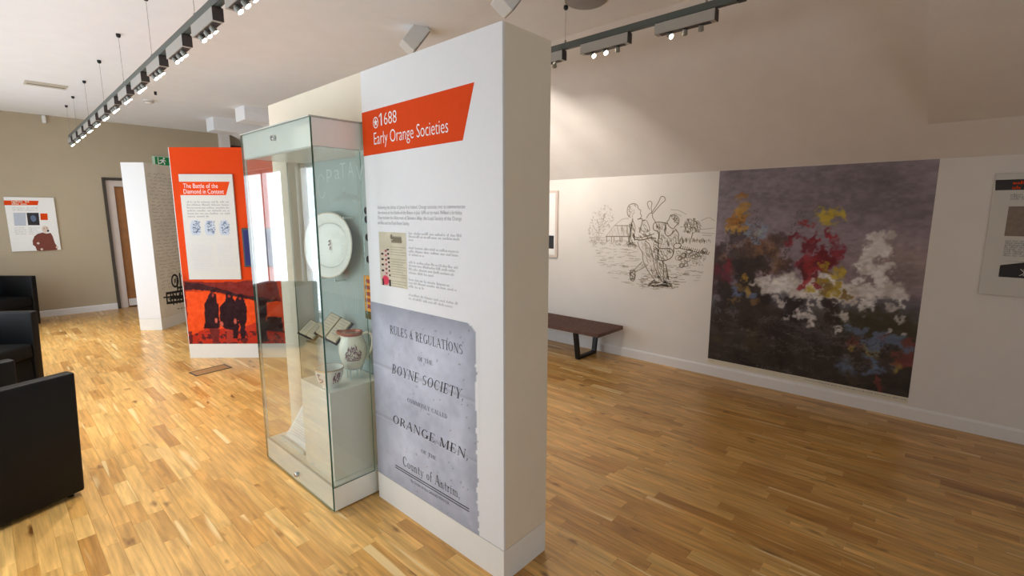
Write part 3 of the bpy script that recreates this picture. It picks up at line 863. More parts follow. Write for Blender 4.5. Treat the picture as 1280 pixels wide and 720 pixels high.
# creamware jug on a clear riser
JX, JY, JZ = 1.380, 2.495, .716
rs = MB().lathe((JX, JY, JZ), [(0, -.006), (.052, -.006), (.052, -.0005), (0, -.0005)], 28)
for k in range(4): rs.tube([(JX + .042 * math.cos(k * 1.57 + .6), JY + .042 * math.sin(k * 1.57 + .6), .6525), (JX + .042 * math.cos(k * 1.57 + .6), JY + .042 * math.sin(k * 1.57 + .6), JZ - .006)], .004, 8)
rs = rs.build('riser', 'acrylic', smooth=True)
tag(rs, 'clear acrylic riser under the cream jug', 'stand')
jug = thing('jug', 'cream pottery jug with copper rim and purple printed scene', 'jug', (JX, JY, JZ))
prof = [(0, 0), (.052, 0), (.056, .004), (.060, .012), (.079, .06), (.085, .10), (.081, .135), (.066, .168), (.060, .182), (.063, .206), (.058, .206), (.054, .182), (.06, .165), (.074, .13), (.078, .1), (.07, .05), (.0, .02)]
prof = [(r * .93, z) for r, z in prof]
mb = MB(); mb.lathe((JX, JY, JZ), prof, 40)
sd = Vector((-RT.x, -RT.y, 0)).normalized()       # the spout points to the bowl side, the handle to the panel
for i, v in enumerate(mb.v):
    d = Vector((v[0] - JX, v[1] - JY, 0)); h = v[2] - JZ
    if h > .165 and d.length > .03 and d.normalized().dot(sd) > .8:
        k = (d.normalized().dot(sd) - .8) / .2 * (h - .165) / .04
        mb.v[i] = (v[0] + sd.x * .03 * k, v[1] + sd.y * .03 * k, v[2] + .006 * k)
mb.build('body', 'glaze_cream', jug, smooth=True)
mb = MB(); mb.lathe((JX, JY, JZ), [(.0565, .19), (.0602, .2), (.0608, .207), (.057, .211), (.051, .207), (.048, .195)], 40)
for i, v in enumerate(mb.v):
    d = Vector((v[0] - JX, v[1] - JY, 0))
    if d.normalized().dot(sd) > .8:
        k = (d.normalized().dot(sd) - .8) / .2; mb.v[i] = (v[0] + sd.x * .03 * k, v[1] + sd.y * .03 * k, v[2] + .006 * k)
mb.build('copper_rim', 'copper_lustre', jug, smooth=True)
hb = -sd
def hp(r, z): return (JX + hb.x * r, JY + hb.y * r, JZ + z)
mb = MB().tube([hp(.058, .196), hp(.085, .205), hp(.108, .196), hp(.116, .165), hp(.112, .125), hp(.098, .085), hp(.079, .055), hp(.09, .042)], [.008, .0075, .007, .007, .0065, .006, .006, .005], 10)
mb.build('handle', 'glaze_cream', jug, smooth=True)
mb = MB(); n = 14; vs = []; fs = []
vd = Vector((JX, JY, 0)).normalized() * -1
base_w = math.atan2(vd.y, vd.x)
rj = random.Random(11)
def jr(z):
    for (r0, q0), (r1, q1) in zip(prof[2:9], prof[3:10]):
        if q0 <= z <= q1: return r0 + (r1 - r0) * (z - q0) / (q1 - q0)
    return .06
for k in range(170):                               # the printed scene, small dabs hugging the body
    t = rj.uniform(-.62, .55); z = .06 + rj.random() * .085 * (1 - (t / .72) ** 2)
    w = base_w + t; dw_, dz = rj.uniform(.03, .08), rj.uniform(.004, .009)
    p = []
    for (ww, zz) in ((w, z), (w + dw_, z), (w + dw_, z + dz), (w, z + dz)):
        r = jr(zz) + .0008; p.append((JX + r * math.cos(ww), JY + r * math.sin(ww), JZ + zz))
    mb.add(p, [(0, 1, 2, 3)])
for k in range(12):
    w = base_w - .5 + k * .083; p = []
    for (ww, zz) in ((w, .054), (w + .085, .054), (w + .085, .06), (w, .06)):
        r = jr(zz) + .0008; p.append((JX + r * math.cos(ww), JY + r * math.sin(ww), JZ + zz))
    mb.add(p, [(0, 1, 2, 3)])
mb.build('printed_scene', 'transfer_print', jug)
# small bowl
BX, BYY, BZ = 1.212, 2.455, .6525
bowl = thing('bowl', 'small white pottery bowl with purple print and brown rim', 'bowl', (BX, BYY, BZ))
mb = MB(); mb.lathe((BX, BYY, BZ), [(0, .004), (.034, .004), (.034, 0), (.040, 0), (.040, .01), (.058, .035), (.070, .07), (.077, .108), (.073, .108), (.065, .07), (.052, .035), (.034, .018), (0, .016)], 40)
mb.build('body', 'glaze_white', bowl, smooth=True)
mb = MB(); mb.lathe((BX, BYY, BZ), [(.0775, .104), (.0782, .109), (.075, .1115), (.0725, .109)], 40); mb.build('rim_band', 'tan_line', bowl, smooth=True)
mb = MB()
for k in range(60):
    if k == 42: mb.build('printed_scene', 'transfer_print', bowl); mb = MB()
    w = base_w + (rj.uniform(.25, .85) if k < 42 else rj.uniform(-1.0, -.55)); z = .025 + rj.random() * .06
    p = []
    for (ww, zz) in ((w, z), (w + .09, z), (w + .09, z + .009), (w, z + .009)):
        r = float(np.interp(zz, [.01, .035, .07, .108], [.040, .058, .070, .077])) + .0009; p.append((BX + r * math.cos(ww), BYY + r * math.sin(ww), BZ + zz))
    mb.add(p, [(0, 1, 2, 3)])
mb.build('printed_scene', 'transfer_print', bowl)
# two old pocket books held open on a bracket
def book(name, label, c, rz, tiltx, w, h, t, thick_page):
    M = Matrix.Translation(c) @ Matrix.Rotation(rz, 4, 'Z') @ Matrix.Rotation(tiltx, 4, 'X') @ Matrix.Rotation(math.radians(-32), 4, 'Z')
    b_ = thing(name, label, 'book', c)
    MB().box(-w - .012, -.002, -h / 2 - .01, h / 2 + .01, -t, -t + .006, 0, M).box(.002, w + .012, -h / 2 - .01, h / 2 + .01, -t, -t + .006, 0, M).box(-.006, .006, -h / 2 - .01, h / 2 + .01, -t - .003, -t + .003, 0, M).build('cover', 'book_leather', b_, bevel=.0015)
    for s_, tt in ((-1, thick_page), (1, t * .7)):
        x0, x1 = sorted((s_ * .004, s_ * w))
        pg = MB().box(x0, x1, -h / 2, h / 2, -t + .006, -t + .006 + tt, 0, M).build('page_block', 'book_page', b_, bevel=.002)
        mb = MB()
        for k in range(6):
            yy = h / 2 - .02 - k * h / 8
            mb.box(x0 + .008, x1 - .008 - .006 * (k % 2), yy, yy + .003, -t + .0062 + tt, -t + .0066 + tt, 0, M)
        mb.build('page_text', 'print_grey', pg)
    return b_
book('pocket_book', 'small old open book with brown covers leaning behind the jug', (1.368, 2.69, .925), math.radians(-38), math.radians(48), .07, .15, .03, .02)
book('pocket_book', 'smaller dark open wallet book further from the jug in the case', (1.37, 2.98, .87), math.radians(-38), math.radians(40), .055, .11, .03, .012)
for (yy, zz, y2) in ((2.72, .83, 0), (2.99, .772, 1)):
    br = MB().box(1.36, 1.4875, yy - .06, yy + .06, zz - .006, zz).box(1.36, 1.366, yy - .06, yy + .06, zz, zz + .012).build('book_bracket', 'clear_acrylic')
    tag(br, ('clear bracket under the brown open book behind the jug', 'clear bracket under the smaller dark book in the case')[y2], 'stand')
# sash and lace strip hung on the back panel beside the 1688 panel
sash = thing('sash', 'orange embroidered sash end with green fringe hanging in the case', 'sash', (1.480, 2.40, .99))
MB().box(1.479, 1.484, 2.405, 2.51, 1.03, 1.24).build('cloth', 'sash_orange', sash, bevel=.001)
mb = MB()
for k in range(5):
    zz = 1.05 + k * .037; mb.box(1.4775, 1.4788, 2.42 + .02 * (k % 2), 2.48 + .02 * (k % 2), zz, zz + .022)
mb.build('embroidery', 'sash_red', sash)
mb = MB()
for k in range(20): mb.box(1.479, 1.484, 2.406 + k * .0052, 2.41 + k * .0052, .985, 1.031)
mb.build('fringe', 'fringe', sash)
ls = thing('lace_strip', 'narrow black scalloped strip hanging above the orange sash', 'ribbon', (1.480, 2.42, 1.3))
mb = MB().box(1.480, 1.484, 2.40, 2.44, 1.30, 1.625)
mb.build('band', 'black_lace', ls)
for zz in (1.335, 1.46, 1.56, 1.61):
    mb = MB(); mb.lathe((0, 0, 0), [(0, .004), (.02, .003), (.022, 0)], 12, 0, Matrix.Translation((1.481, 2.45, zz)) @ Matrix.Rotation(-math.pi / 2, 4, 'Y'))
    mb.build('scallop', 'black_lace', ls)

# ------------------------------------------------------------------ orange display wall
O0 = Vector((1.434, 6.138, 0)); OU = Vector((.687, -.727, 0)); ON = Vector((-.727, -.687, 0))
FR_O = Frame(O0, OU, ON)
ow = thing('orange_display_wall', 'orange free-standing display wall with dark photograph of three men', 'partition', (1.95, 5.75, 0))
OW, OT, OZ = 1.16, .29, 2.27
MB().fbox(FR_O, 0, OW, .163, OZ, -OT, -.008).build('wall_body', 'partition_paint', ow)
MB().fbox(FR_O, 0, OW, 0, .16, -OT, 0).build('plinth', 'plinth_white', ow)
MB().fbox(FR_O, 0, .006, .163, OZ, -.008, .001).build('edge_trim', 'plinth_white', ow)
MB().fbox(FR_O, .006, OW, .163, OZ, -.008, 0).build('graphic_board', 'panel_orange', ow)
Q = FR_O.px
cv = Canvas(.006, OW, .163, 1.06, 150, 118, (224, 70, 12))
cv.warp(.03, 14, 60)
n1 = fbm(cv.A, cv.B, 9, 31); n2 = fbm(cv.A, cv.B, 30, 37)
cv.blend(np.clip((.98 - cv.B) / .3, 0, 1) * np.clip((.12 - cv.A) / .2 + .5, 0, 1), (120, 40, 40), .8)
roof = [Q(228, 352), Q(300, 352), Q(318, 346), Q(335, 345), Q(345, 350), Q(352, 378), Q(321, 376), Q(262, 361), Q(231, 362)]
cv.poly(roof, (128, 40, 32)); cv.poly([Q(231, 353), Q(252, 354), Q(300, 368), Q(322, 372), Q(350, 376), Q(352, 382), Q(320, 376.5), Q(296, 371), Q(262, 363), Q(231, 363)], (64, 26, 28))
cv.poly([Q(232, 364), Q(262, 366), Q(290, 371), Q(322, 377), Q(323, 405), Q(305, 412), Q(290, 428), Q(236, 424)], (240, 82, 28))
cv.poly([Q(334, 378), Q(352, 377), Q(353, 395), Q(335, 394)], (236, 80, 30)); cv.poly([Q(335, 395), Q(353, 397), Q(354, 418), Q(330, 418)], (58, 26, 26))
cv.poly([Q(235, 420), Q(262, 410), Q(300, 412), Q(323, 402), Q(330, 412), Q(354, 416), Q(356, 432), Q(236, 432)], (196, 54, 32))
cv.blend(((n2 > .54) & (cv.B < Q(240, 414)[1])).astype(float), (70, 26, 30), .8)
men = [[(262, 366), (270, 367), (271, 373), (274, 384), (274.5, 410), (256, 412), (255, 380), (258, 374)],
       [(283, 368), (291, 368), (292, 374), (296, 384), (294, 396), (292, 412), (284, 413), (275, 407), (275, 384), (281, 376)],
       [(297, 370), (303, 370), (306, 376), (309, 388), (308, 400), (307, 422), (301, 424), (299, 400), (297, 424), (292, 424), (291, 396), (290, 382)],
       [(322, 372), (331, 372), (333, 380), (334, 426), (326, 428), (324, 400)]]
for m_ in men: cv.poly([Q(*p) for p in m_], (46, 20, 26))
cv.poly([Q(262, 411), Q(274, 411), Q(274, 430), Q(266, 431)], (120, 44, 40)); cv.poly([Q(283, 412), Q(292, 412), Q(292, 428), Q(283, 430)], (180, 60, 44), .8)
for p in ((270, 401), (277, 405), (294, 401)): cv.ell(Q(*p), .018, .03, (226, 110, 90), .9)
for p in ((266, 364), (287, 367), (300, 369)): cv.ell(Q(*p), .03, .016, (38, 18, 24))
for p in ((266.5, 369), (287, 371), (300, 373)): cv.ell(Q(*p), .015, .016, (176, 60, 44), .9)
cv.C += ((n2 - .5) * 30)[..., None]
m_ = np.clip((cv.B - .86) / .02, 0, 1) * np.clip((cv.A - .06) / .25, 0, 1); cv.blend(m_, (224, 70, 12))
cv.blend(np.clip((cv.B - .88) / .18, 0, 1), (224, 70, 12))
cv.build('photograph', FR_O, E1, ow)
ib = thing('information_board', 'pale information board headed The Battle of the Diamond in Context', 'board', FR_O.pt(.3, .88, .01))
bz0, bz1 = .884, 1.995; ba0, ba1 = Q(224.5, 218)[0], Q(291.5, 218)[0]
MB().fbox(FR_O, ba0, ba1, bz0, bz1, .003, .022).build('panel', 'board_grey', ib, bevel=.001, seg=1)
CB_ = .0225
tb = MB().fpoly(FR_O, [Q(224.9, 227.3), Q(288.5, 227.3), Q(284, 244), Q(226.3, 244)], CB_).build('title_banner', 'print_orange', ib)
mb = MB()
for s, xa, xe, yb in (('The Battle of the', 231, 274, 235.2), ('Diamond in Context', 231.5, 281.5, 242.2)):
    text_on(mb, FR_O, s, Q(xa, yb)[0], Q(xe, yb)[0], Q(xa, yb)[1], CB_ + E1, h=.068)
mb.build('lettering', 'print_white', tb)
mb = MB()
for k in range(6): greek(mb, FR_O, ba0 + .055, ba1 - .05, Q(233, 253.5 + 3.6 * k)[1], .02, CB_, 0, .98 if k < 5 else .5)
mb.build('intro_text', 'print_grey', ib)
mb = MB()
greek(mb, FR_O, ba0 + .04, ba1 - .04, Q(238, 299.5)[1], .012, CB_)
mb.build('picture_caption', 'print_light_grey', ib); mb = MB()
for k in range(13): greek(mb, FR_O, ba0 + .055, ba0 + .30, Q(240, 307 + 2.6 * k)[1], .013, CB_, 0, rr.uniform(.8, 1))
mb.build('column_text', 'print_light_grey', ib); mb = MB()
for k in range(11): greek(mb, FR_O, ba0 + .33, ba1 - .03, Q(270, 307 + 2.6 * k)[1], .013, CB_, 0, .3 if k in (4,) else rr.uniform(.75, 1))
mb.build('column_text', 'print_light_grey', ib)
for k, xc in enumerate((246, 264, 282)):
    ca, cb = Q(xc, 285); jugp = [(-.045, -.075), (.04, -.08), (.062, -.02), (.055, .05), (.035, .085), (-.035, .08), (-.06, .03), (-.062, -.03)]
    pj = MB().fpoly(FR_O, [(ca + a * .9, cb + b_) for a, b_ in jugp], CB_).build('jug_picture', 'photo_pale', ib)
    mb = MB()
    for j in range(60):
        a = ca + rr.uniform(-.03, .05); b_ = cb + rr.uniform(-.06, .065); s_ = rr.uniform(.006, .014)
        mb.fpoly(FR_O, [(a, b_), (a + s_, b_ + s_ * .4), (a + s_ * .6, b_ + s_), (a - s_ * .3, b_ + s_ * .8)], CB_ + E1)
    mb.build('printed_detail', 'photo_blue', pj)
mo = thing('wall_monitor', 'small black-framed screen with blue picture on the orange wall', 'monitor', FR_O.pt(.85, 1.02, .01))
ma0 = Q(306, 310)[0]
MB().fbox(FR_O, ma0, ma0 + .32, 1.02, 1.435, .003, .04).build('housing', 'black_plastic', mo, bevel=.004)
MB().fbox(FR_O, ma0 + .018, ma0 + .302, 1.04, 1.415, .04, .0408).build('screen', 'screen_blue', mo)
# ------------------------------------------------------------------ white display wall with manuscript
W0 = Vector((1.56, 7.924, 0)); WU = Vector((.707, .707, 0)); WN = Vector((.707, -.707, 0))
FR_W = Frame(W0, WU, WN)
ww = thing('manuscript_display_wall', 'white free-standing display wall with grey handwritten manuscript face', 'partition', (1.85, 8.4, 0))
WL, WT, WZ = 1.3, .29, 2.245
MB().fbox(FR_W, 0, WL, .163, WZ, -WT, 0).build('wall_body', 'panel_white', ww)
MB().fbox(FR_W, 0, WL, 0, .16, -WT, 0).build('plinth', 'plinth_white', ww)
msf = MB().fbox(FR_W, .004, WL, .165, WZ - .004, 0, .002).build('manuscript_print', 'manuscript_paper', ww)
mb = MB(); rm = random.Random(4)
for k in range(34):
    b_ = WZ - .13 - k * .047; a = .05 + rm.uniform(0, .06)
    while a < WL - .1:
        w_ = rm.uniform(.05, .16); pts = []
        x_ = a
        while x_ < a + w_: pts.append((x_, b_ + rm.uniform(-.012, .014))); x_ += .014
        if len(pts) > 2: ribbon(mb, FR_W, pts, .0045, .0026, 0, False)
        a += w_ + rm.uniform(.02, .06)
mb.build('handwriting', 'manuscript_ink', msf)
U = FR_W.px; mb = MB()
def mline(pts, w_): ribbon(mb, FR_W, [U(*p) for p in pts], w_, .0028, 0, False)
for q in ring(*U(218.5, 351), .085, .10, .03, .03, 0, 360, 20): mb.fpoly(FR_W, q, .0028)
for w_ in range(6):
    ca, cb = U(218.5, 351); mb.fpoly(FR_W, [(ca + .012, cb), (ca + .08 * math.cos(w_ * 1.05), cb + .09 * math.sin(w_ * 1.05)), (ca - .008, cb + .008)], .0028)
mline([(224, 341), (225, 350), (226, 372)], .03); mline([(221, 360), (231, 358)], .03); mline([(226, 345), (231, 342)], .025)
mline([(207, 367), (231, 363)], .035); mline([(204, 372), (231, 369)], .02); mline([(208, 379), (231, 376)], .035); mline([(208, 368), (209, 380)], .03); mline([(216, 367), (217, 381)], .03); mline([(224, 366), (225, 379)], .03); mline([(208, 370), (217, 380)], .012); mline([(217, 368), (225, 378)], .012)
mline([(228, 340), (229, 376)], .05); mline([(221, 345), (222, 366)], .03); mline([(212, 372), (231, 371)], .05); mline([(213, 366), (214, 380)], .025); mline([(220, 366), (221, 380)], .025)
for (x_, y_) in ((222, 386), (226, 385.4), (230, 384.6)): mline([(x_, y_), (x_ + 2, y_ - .4)], .012)
mb.build('machine_drawing', 'machine_ink', msf)

# ------------------------------------------------------------------ back wall fittings
ex = thing('exit_sign', 'green fire exit sign with running figure on the back wall', 'sign', (2.4, BY - .02, 2.4))
MB().box(2.15, 2.66, BY - .03, BY, 2.395, 2.552).build('housing', 'sign_pale', ex, bevel=.004)
FR_X = Frame((0, BY - .0305, 0), (1, 0, 0), (0, -1, 0))
MB().fpoly(FR_X, [(2.185, 2.405), (2.655, 2.405), (2.655, 2.542), (2.185, 2.542)], E1).build('face', 'sign_green', ex)
mb = MB()
c0 = 2.285; z0 = 2.475
for q in ring(c0 + .03, z0 + .045, .014, .014, .0139, .0139, 0, 360, 12): mb.fpoly(FR_X, q, E2)
mb.fpoly(FR_X, [(c0 - .005, z0 + .025), (c0 + .03, z0 + .028), (c0 + .02, z0 - .015), (c0 - .01, z0 - .012)], E2)
for a, b_ in (((c0 + .02, z0 + .02), (c0 + .055, z0)), ((c0, z0 + .02), (c0 - .035, z0 + .005)), ((c0 + .01, z0 - .01), (c0 + .035, z0 - .03)), ((c0 + .035, z0 - .03), (c0 + .03, z0 - .058)), ((c0, z0 - .01), (c0 - .015, z0 - .035)), ((c0 - .015, z0 - .035), (c0 - .05, z0 - .04))):
    ribbon(mb, FR_X, [a, b_], .014, E2, 0, False)
mb.fpoly(FR_X, [(c0 - .06, z0 - .06), (c0 - .05, z0 - .06), (c0 - .05, z0 + .06), (c0 - .06, z0 + .06)], E2)
mb.build('pictogram', 'print_white', ex); mb = MB()
ribbon(mb, FR_X, [(2.43, 2.50), (2.49, 2.445)], .02, E2, 0, False); mb.fpoly(FR_X, [(2.455, 2.425), (2.515, 2.425), (2.515, 2.485)], E2)
mb.build('arrow', 'print_white', ex)
pb = thing('wall_poster', 'white poster board with brown-red figure of a seated man on beige wall', 'poster', (.58, BY, 1.03))
B = FR_B.px
MB().box(.312, .845, BY - .03, BY - .003, 1.027, 1.822).build('board', 'print_white', pb, bevel=.002)
c_ = .0305
def bp(pts, m_, name, par=pb, cc=c_): return MB().fpoly(FR_B, [B(*p) for p in pts], cc).build(name, m_, par)
tbn = bp([(4.6, 250.5), (48, 251), (47, 256.5), (5, 256.5)], 'print_orange', 'title_banner')
mb = MB(); greek(mb, FR_B, B(14, 252)[0], B(38, 252)[0], B(14, 253)[1], .03, c_ + E1); greek(mb, FR_B, B(14, 252)[0], B(33, 252)[0], B(14, 255.8)[1], .03, c_ + E1); mb.build('lettering', 'paper_cream', tbn)
mb = MB()
for k in range(2): greek(mb, FR_B, B(15, 260)[0], B(47, 260)[0], B(15, 260.5 + k * 2.6)[1], .02, c_)
mb.build('poster_text', 'print_light_grey', pb)
for x0 in (18.5, 36):
    mb = MB()
    for k in range(4): greek(mb, FR_B, B(x0, 290)[0], B(x0 + 14.5, 290)[0], B(x0, 285.5 + 2.5 * k)[1], .016, c_)
    mb.build('column_text', 'print_light_grey', pb)
bp([(16.5, 266), (32, 266), (32.5, 282), (18, 282)], 'photo_pale', 'pale_picture')
ph = bp([(33, 266), (48, 266), (49.5, 281.5), (35, 281.5)], 'photo_black', 'portrait_picture')
mb = MB(); ca, cb = B(41.5, 273)
for q in ring(ca, cb, .03, .05, .0299, .0499, 0, 360, 12): mb.fpoly(FR_B, q, c_ + E1)
mb.build('portrait_face', 'photo_blue', ph)
bp([(50, 266.8), (59, 266.8), (59.6, 275), (50.6, 275)], 'print_orange', 'orange_picture')
man = bp([(53, 290.5), (58, 292), (63, 291), (65.5, 295), (68.5, 304), (72, 309), (71, 312.3), (50, 313.6), (46, 313), (44, 308), (41, 306), (40.5, 301), (43, 295), (47.5, 292)], 'brown_red', 'figure_picture')
mb = MB(); ca, cb = B(56.5, 286.5)
for q in ring(ca, cb, .038, .052, .0379, .0519, 0, 360, 14): mb.fpoly(FR_B, q, c_ + E1)
mb.build('head', 'skin_print', man)
for p in ((52, 311.5), (71, 309), (47.5, 304)):
    mb = MB()
    for q in ring(*B(*p), .015, .017, .0149, .0169, 0, 360, 10): mb.fpoly(FR_B, q, c_ + E1)
    mb.build('hand', 'skin_print', man)
for p, r_ in (((59.8, 288.5), .012), ((58.5, 285), .005), ((55, 285.5), .005)):
    mb = MB()
    for q in ring(*B(*p), r_, r_ * 1.4, r_ - .0001, r_ * 1.4 - .0001, 0, 360, 10): mb.fpoly(FR_B, q, c_ + E2)
    mb.build('beard' if r_ > .01 else 'eye', 'photo_black', man)
MB().box(.838, .885, BY - .06, BY, 2.92, 3.03).build('motion_sensor', 'plastic_white', bevel=.012, seg=3)
tag(bpy.data.objects['motion_sensor'], 'small white sensor box high on the beige back wall', 'sensor')
MB().box(3.36, 3.66, BY - .14, BY - .001, 2.74, 2.835).build('blind_box', 'black_plastic', bevel=.006)
tag(bpy.data.objects['blind_box'], 'black box housing fixed high on the wall beside the white column', 'box')

# ------------------------------------------------------------------ ceiling fittings
cv_ = thing('ceiling_vent', 'slim rectangular air vent set in the white ceiling', 'vent', (.72, 7.85, CZ))
MB().box(.54, .90, 7.73, 7.98, CZ - .006, CZ - .0005).build('frame', 'vent_pale', cv_, bevel=.002)
for k in range(4): MB().box(.56, .88, 7.76 + k * .052, 7.785 + k * .052, CZ - .009, CZ - .006).build('slat', 'vent_slot' if k == 2 else 'vent_pale', cv_)
sm = thing('smoke_detector', 'round white smoke detector on the ceiling near the back wall', 'detector', (1.69, 7.9, CZ))
MB().lathe((1.69, 7.9, CZ), [(0, -.05), (.03, -.05), (.05, -.03), (.06, -.012), (.06, -.0005), (0, -.0005)], 24).build('body', 'plastic_white', sm, smooth=True)
MB().lathe((1.69, 7.9, CZ), [(.051, -.028), (.055, -.028), (.055, -.02), (.054, -.02)], 24).build('vent_ring', 'plastic_grey', sm)
hk = MB().lathe((1.638, 7.306, CZ), [(0, -.04), (.012, -.04), (.014, -.03), (.014, -.0005), (0, -.0005)], 16).build('ceiling_hook', 'black_plastic', smooth=True)
tag(hk, 'small black hook on the ceiling beside the smoke detector', 'hook')
def speaker(c, rz, tl, label):
    t = thing('ceiling_speaker', label, 'loudspeaker', (c[0], c[1], CZ), 0)
    M = Matrix.Translation(Vector(c)) @ Matrix.Rotation(rz, 4, 'Z') @ Matrix.Rotation(tl, 4, 'X')
    MB().box(-.075, .075, -.06, .06, -.12, .10, 0, M).build('cabinet', 'plastic_white', t, bevel=.008)
    MB().box(-.068, .068, .06, .066, -.112, .092, 0, M).build('grille', 'plastic_grey', t, bevel=.003)
    top = M @ Vector((0, -.06, .06))
    mb = MB().box(c[0] - .03, c[0] + .03, c[1] - .03, c[1] + .03, CZ - .008, CZ - .0005)
    mb.tube([(c[0], c[1], CZ - .006), (c[0], c[1], CZ - .05), tuple(M @ Vector((0, -.01, .1)))], .012)
    mb.build('bracket', 'plastic_white', t, smooth=True)
    return t
d_ = pray(519, 46); sp_c = EYE + d_ * (3.33 / d_.y)
speaker((sp_c.x, sp_c.y, sp_c.z), math.radians(-115), math.radians(-38), 'white loudspeaker tilted down from the ceiling above the display wall')
speaker((2.44, 2.22, 2.965), math.radians(-115), math.radians(-38), 'white loudspeaker on the ceiling near the round ceiling disc')
dsc = thing('ceiling_disc', 'round pale grey disc fitting on ceiling beside the track wire', 'ceiling fitting', (2.98, 2.02, CZ))
MB().lathe((2.98, 2.02, CZ), [(0, -.035), (.09, -.032), (.13, -.02), (.145, -.0005), (0, -.0005)], 36).build('cover', 'plastic_grey', dsc, smooth=True)
MB().lathe((2.98, 2.02, CZ), [(.146, -.006), (.152, -.006), (.152, -.0005), (.146, -.0005)], 36).build('rim', 'vent_pale', dsc, smooth=True)

# ------------------------------------------------------------------ track lighting
def track(label, group, p0, p1, wires, zt):
    t = thing('lighting_track', label, 'lighting track', ((p0[0] + p1[0]) / 2, (p0[1] + p1[1]) / 2, zt))
    a = Vector((p0[0], p0[1], 0)); d = Vector((p1[0], p1[1], 0)) - a; L_ = d.length; d.normalize()
    rz = math.atan2(-d.x, d.y)
    M = Matrix.Translation((a.x, a.y, zt)) @ Matrix.Rotation(rz, 4, 'Z')
    MB().box(-.018, .018, 0, L_, -.04, 0, 0, M).box(-.008, .008, .01, L_ - .01, -.0415, -.0395, 0, M).build('rail', 'track_grey', t, bevel=.002)
    MB().box(-.02, .02, -.03, .012, -.042, .002, 0, M).build('end_cap', 'black_plastic', t, bevel=.002)
    for y in wires:
        x = a.x + d.x * (y - a.y) / d.y
        MB().tube([(x, y, zt), (x, y, CZ - .02)], .0014, 6).build('suspension_wire', 'steel_wire', t)
        MB().lathe((x, y, CZ), [(0, -.028), (.01, -.028), (.016, -.018), (.016, -.0005), (0, -.0005)], 14).build('wire_anchor', 'black_plastic', t, smooth=True)
        MB().lathe((x, y, zt), [(0, .022), (.006, .022), (.008, 0), (0, 0)], 10).build('wire_clamp', 'aluminium', t, smooth=True)
    return t
TLX = lambda y: .926 + (y - 2.8) * .0135
ZL, ZR = 2.648, 2.79
track('long grey suspended track running along the window side of the ceiling', None, (TLX(1.7), 1.7), (TLX(9.15), 9.15), (2.16, 3.18, 4.2, 5.217, 6.23, 7.3, 8.36, 9.12), ZL)
track('shorter dark grey suspended track in front of the sloping ceiling', None, (2.975, 1.005), (2.975, 4.6), (1.19, 2.19, 3.19, 4.2), ZR)
def spot_box(label, group, loc, rz, lit, aim):
    """box with three swivelling spots; origin at its near end where it joins the track"""
    t = thing('spotlight_box', label, 'spotlight', (0, 0, 0), 0, group)
    MB().box(-.025, .025, 0, .365, -.108, -.045, 0).build('housing', 'box_silver', t, bevel=.0015, seg=1)
    MB().box(-.0255, .0255, -.004, .0002, -.1085, -.045).build('shaded_end', 'box_dark', t)  # near end coloured dark for its shade, being turned from the window light
    for a, b_ in ((0, .055), (.31, .365)): MB().box(-.02, .02, a, b_, -.045, -.0405).build('track_adapter', 'black_plastic', t)
    MB().box(-.019, .019, .03, .335, -.111, -.108).build('slot', 'box_dark', t)
    for k in range(3):
        y = .085 + k * .095
        ax = Vector(aim[k]).normalized()
        q = ax.to_track_quat('-Z', 'Y').to_matrix().to_4x4()
        M = Matrix.Translation((0, y, -.126)) @ q
        s_ = MB().lathe((0, 0, 0), [(.008, .016), (.014, .012), (.0165, -.016), (.015, -.018)], 18, 0, M).tube([(0, y, -.108), (0, y, -.12)], .005).build('spot', 'aluminium', t, smooth=True)
        MB().lathe((0, 0, 0), [(0, -.0150), (.0152, -.0150)], 18, 0, M).build('lens', 'lamp_lens' if lit[k] else 'lens_unlit', s_)
    t.location = loc; t.rotation_euler = (0, 0, rz)
    return t
def lamp(loc, target, w, ang=50, blend=.8, col=(1.0, .90, .78), size=.03):
    ld = bpy.data.lights.new('spot_lamp', 'SPOT'); ld.energy = w; ld.spot_size = math.radians(ang); ld.spot_blend = blend; ld.color = col; ld.shadow_soft_size = size
    o = bpy.data.objects.new('spot_lamp', ld); COL.objects.link(o); o.location = loc
    o.rotation_euler = (Vector(target) - Vector(loc)).to_track_quat('-Z', 'Y').to_euler()
    return o
GA = 'spotlight boxes on the long track'
rz_l = -math.atan(.0135)
box0 = None
ORD = ('first', 'second', 'third', 'fourth', 'fifth', 'sixth', 'seventh', 'eighth', 'ninth', 'tenth', 'eleventh', 'twelfth', 'thirteenth')
for k in range(-1, 12):
    y = 2.815 + .55 * k
    loc = (TLX(y), y, ZL)
    if box0 is None:
        box0 = spot_box('silver box with three lit spots on the long window-side track', GA, loc, rz_l, (1, 1, 1), ((.55, -.3, -.8), (.5, -.45, -.75), (.5, -.55, -.7)))
    else:
        c = copy_tree(box0); c.location = loc
    (box0 if k < 0 else c)['label'] = 'silver box of three lit spots, %s from the back-wall end of long track' % ORD[11 - k]
for y, tg in ((2.815, (1.37, 1.9, 1.2)), (3.915, (1.3, 2.75, 1.1)), (5.015, (1.7, 5.9, 1.3)), (6.665, (1.9, 5.9, 1.2)), (7.765, (1.6, 10.2, 1.6))):
    lamp((TLX(y) + .03, y + .18, ZL - .17), tg, SPOT_W * .3, 50)
for y in (2.265, 3.365, 4.465, 5.565, 7.215, 8.315):
    lamp((TLX(y) + .02, y + .2, ZL - .17), (TLX(y) - .55, y - .2, 0), SPOT_W * (2.4 if y < 4 else 4.6), 80, 1.0, (1.0, .93, .82))
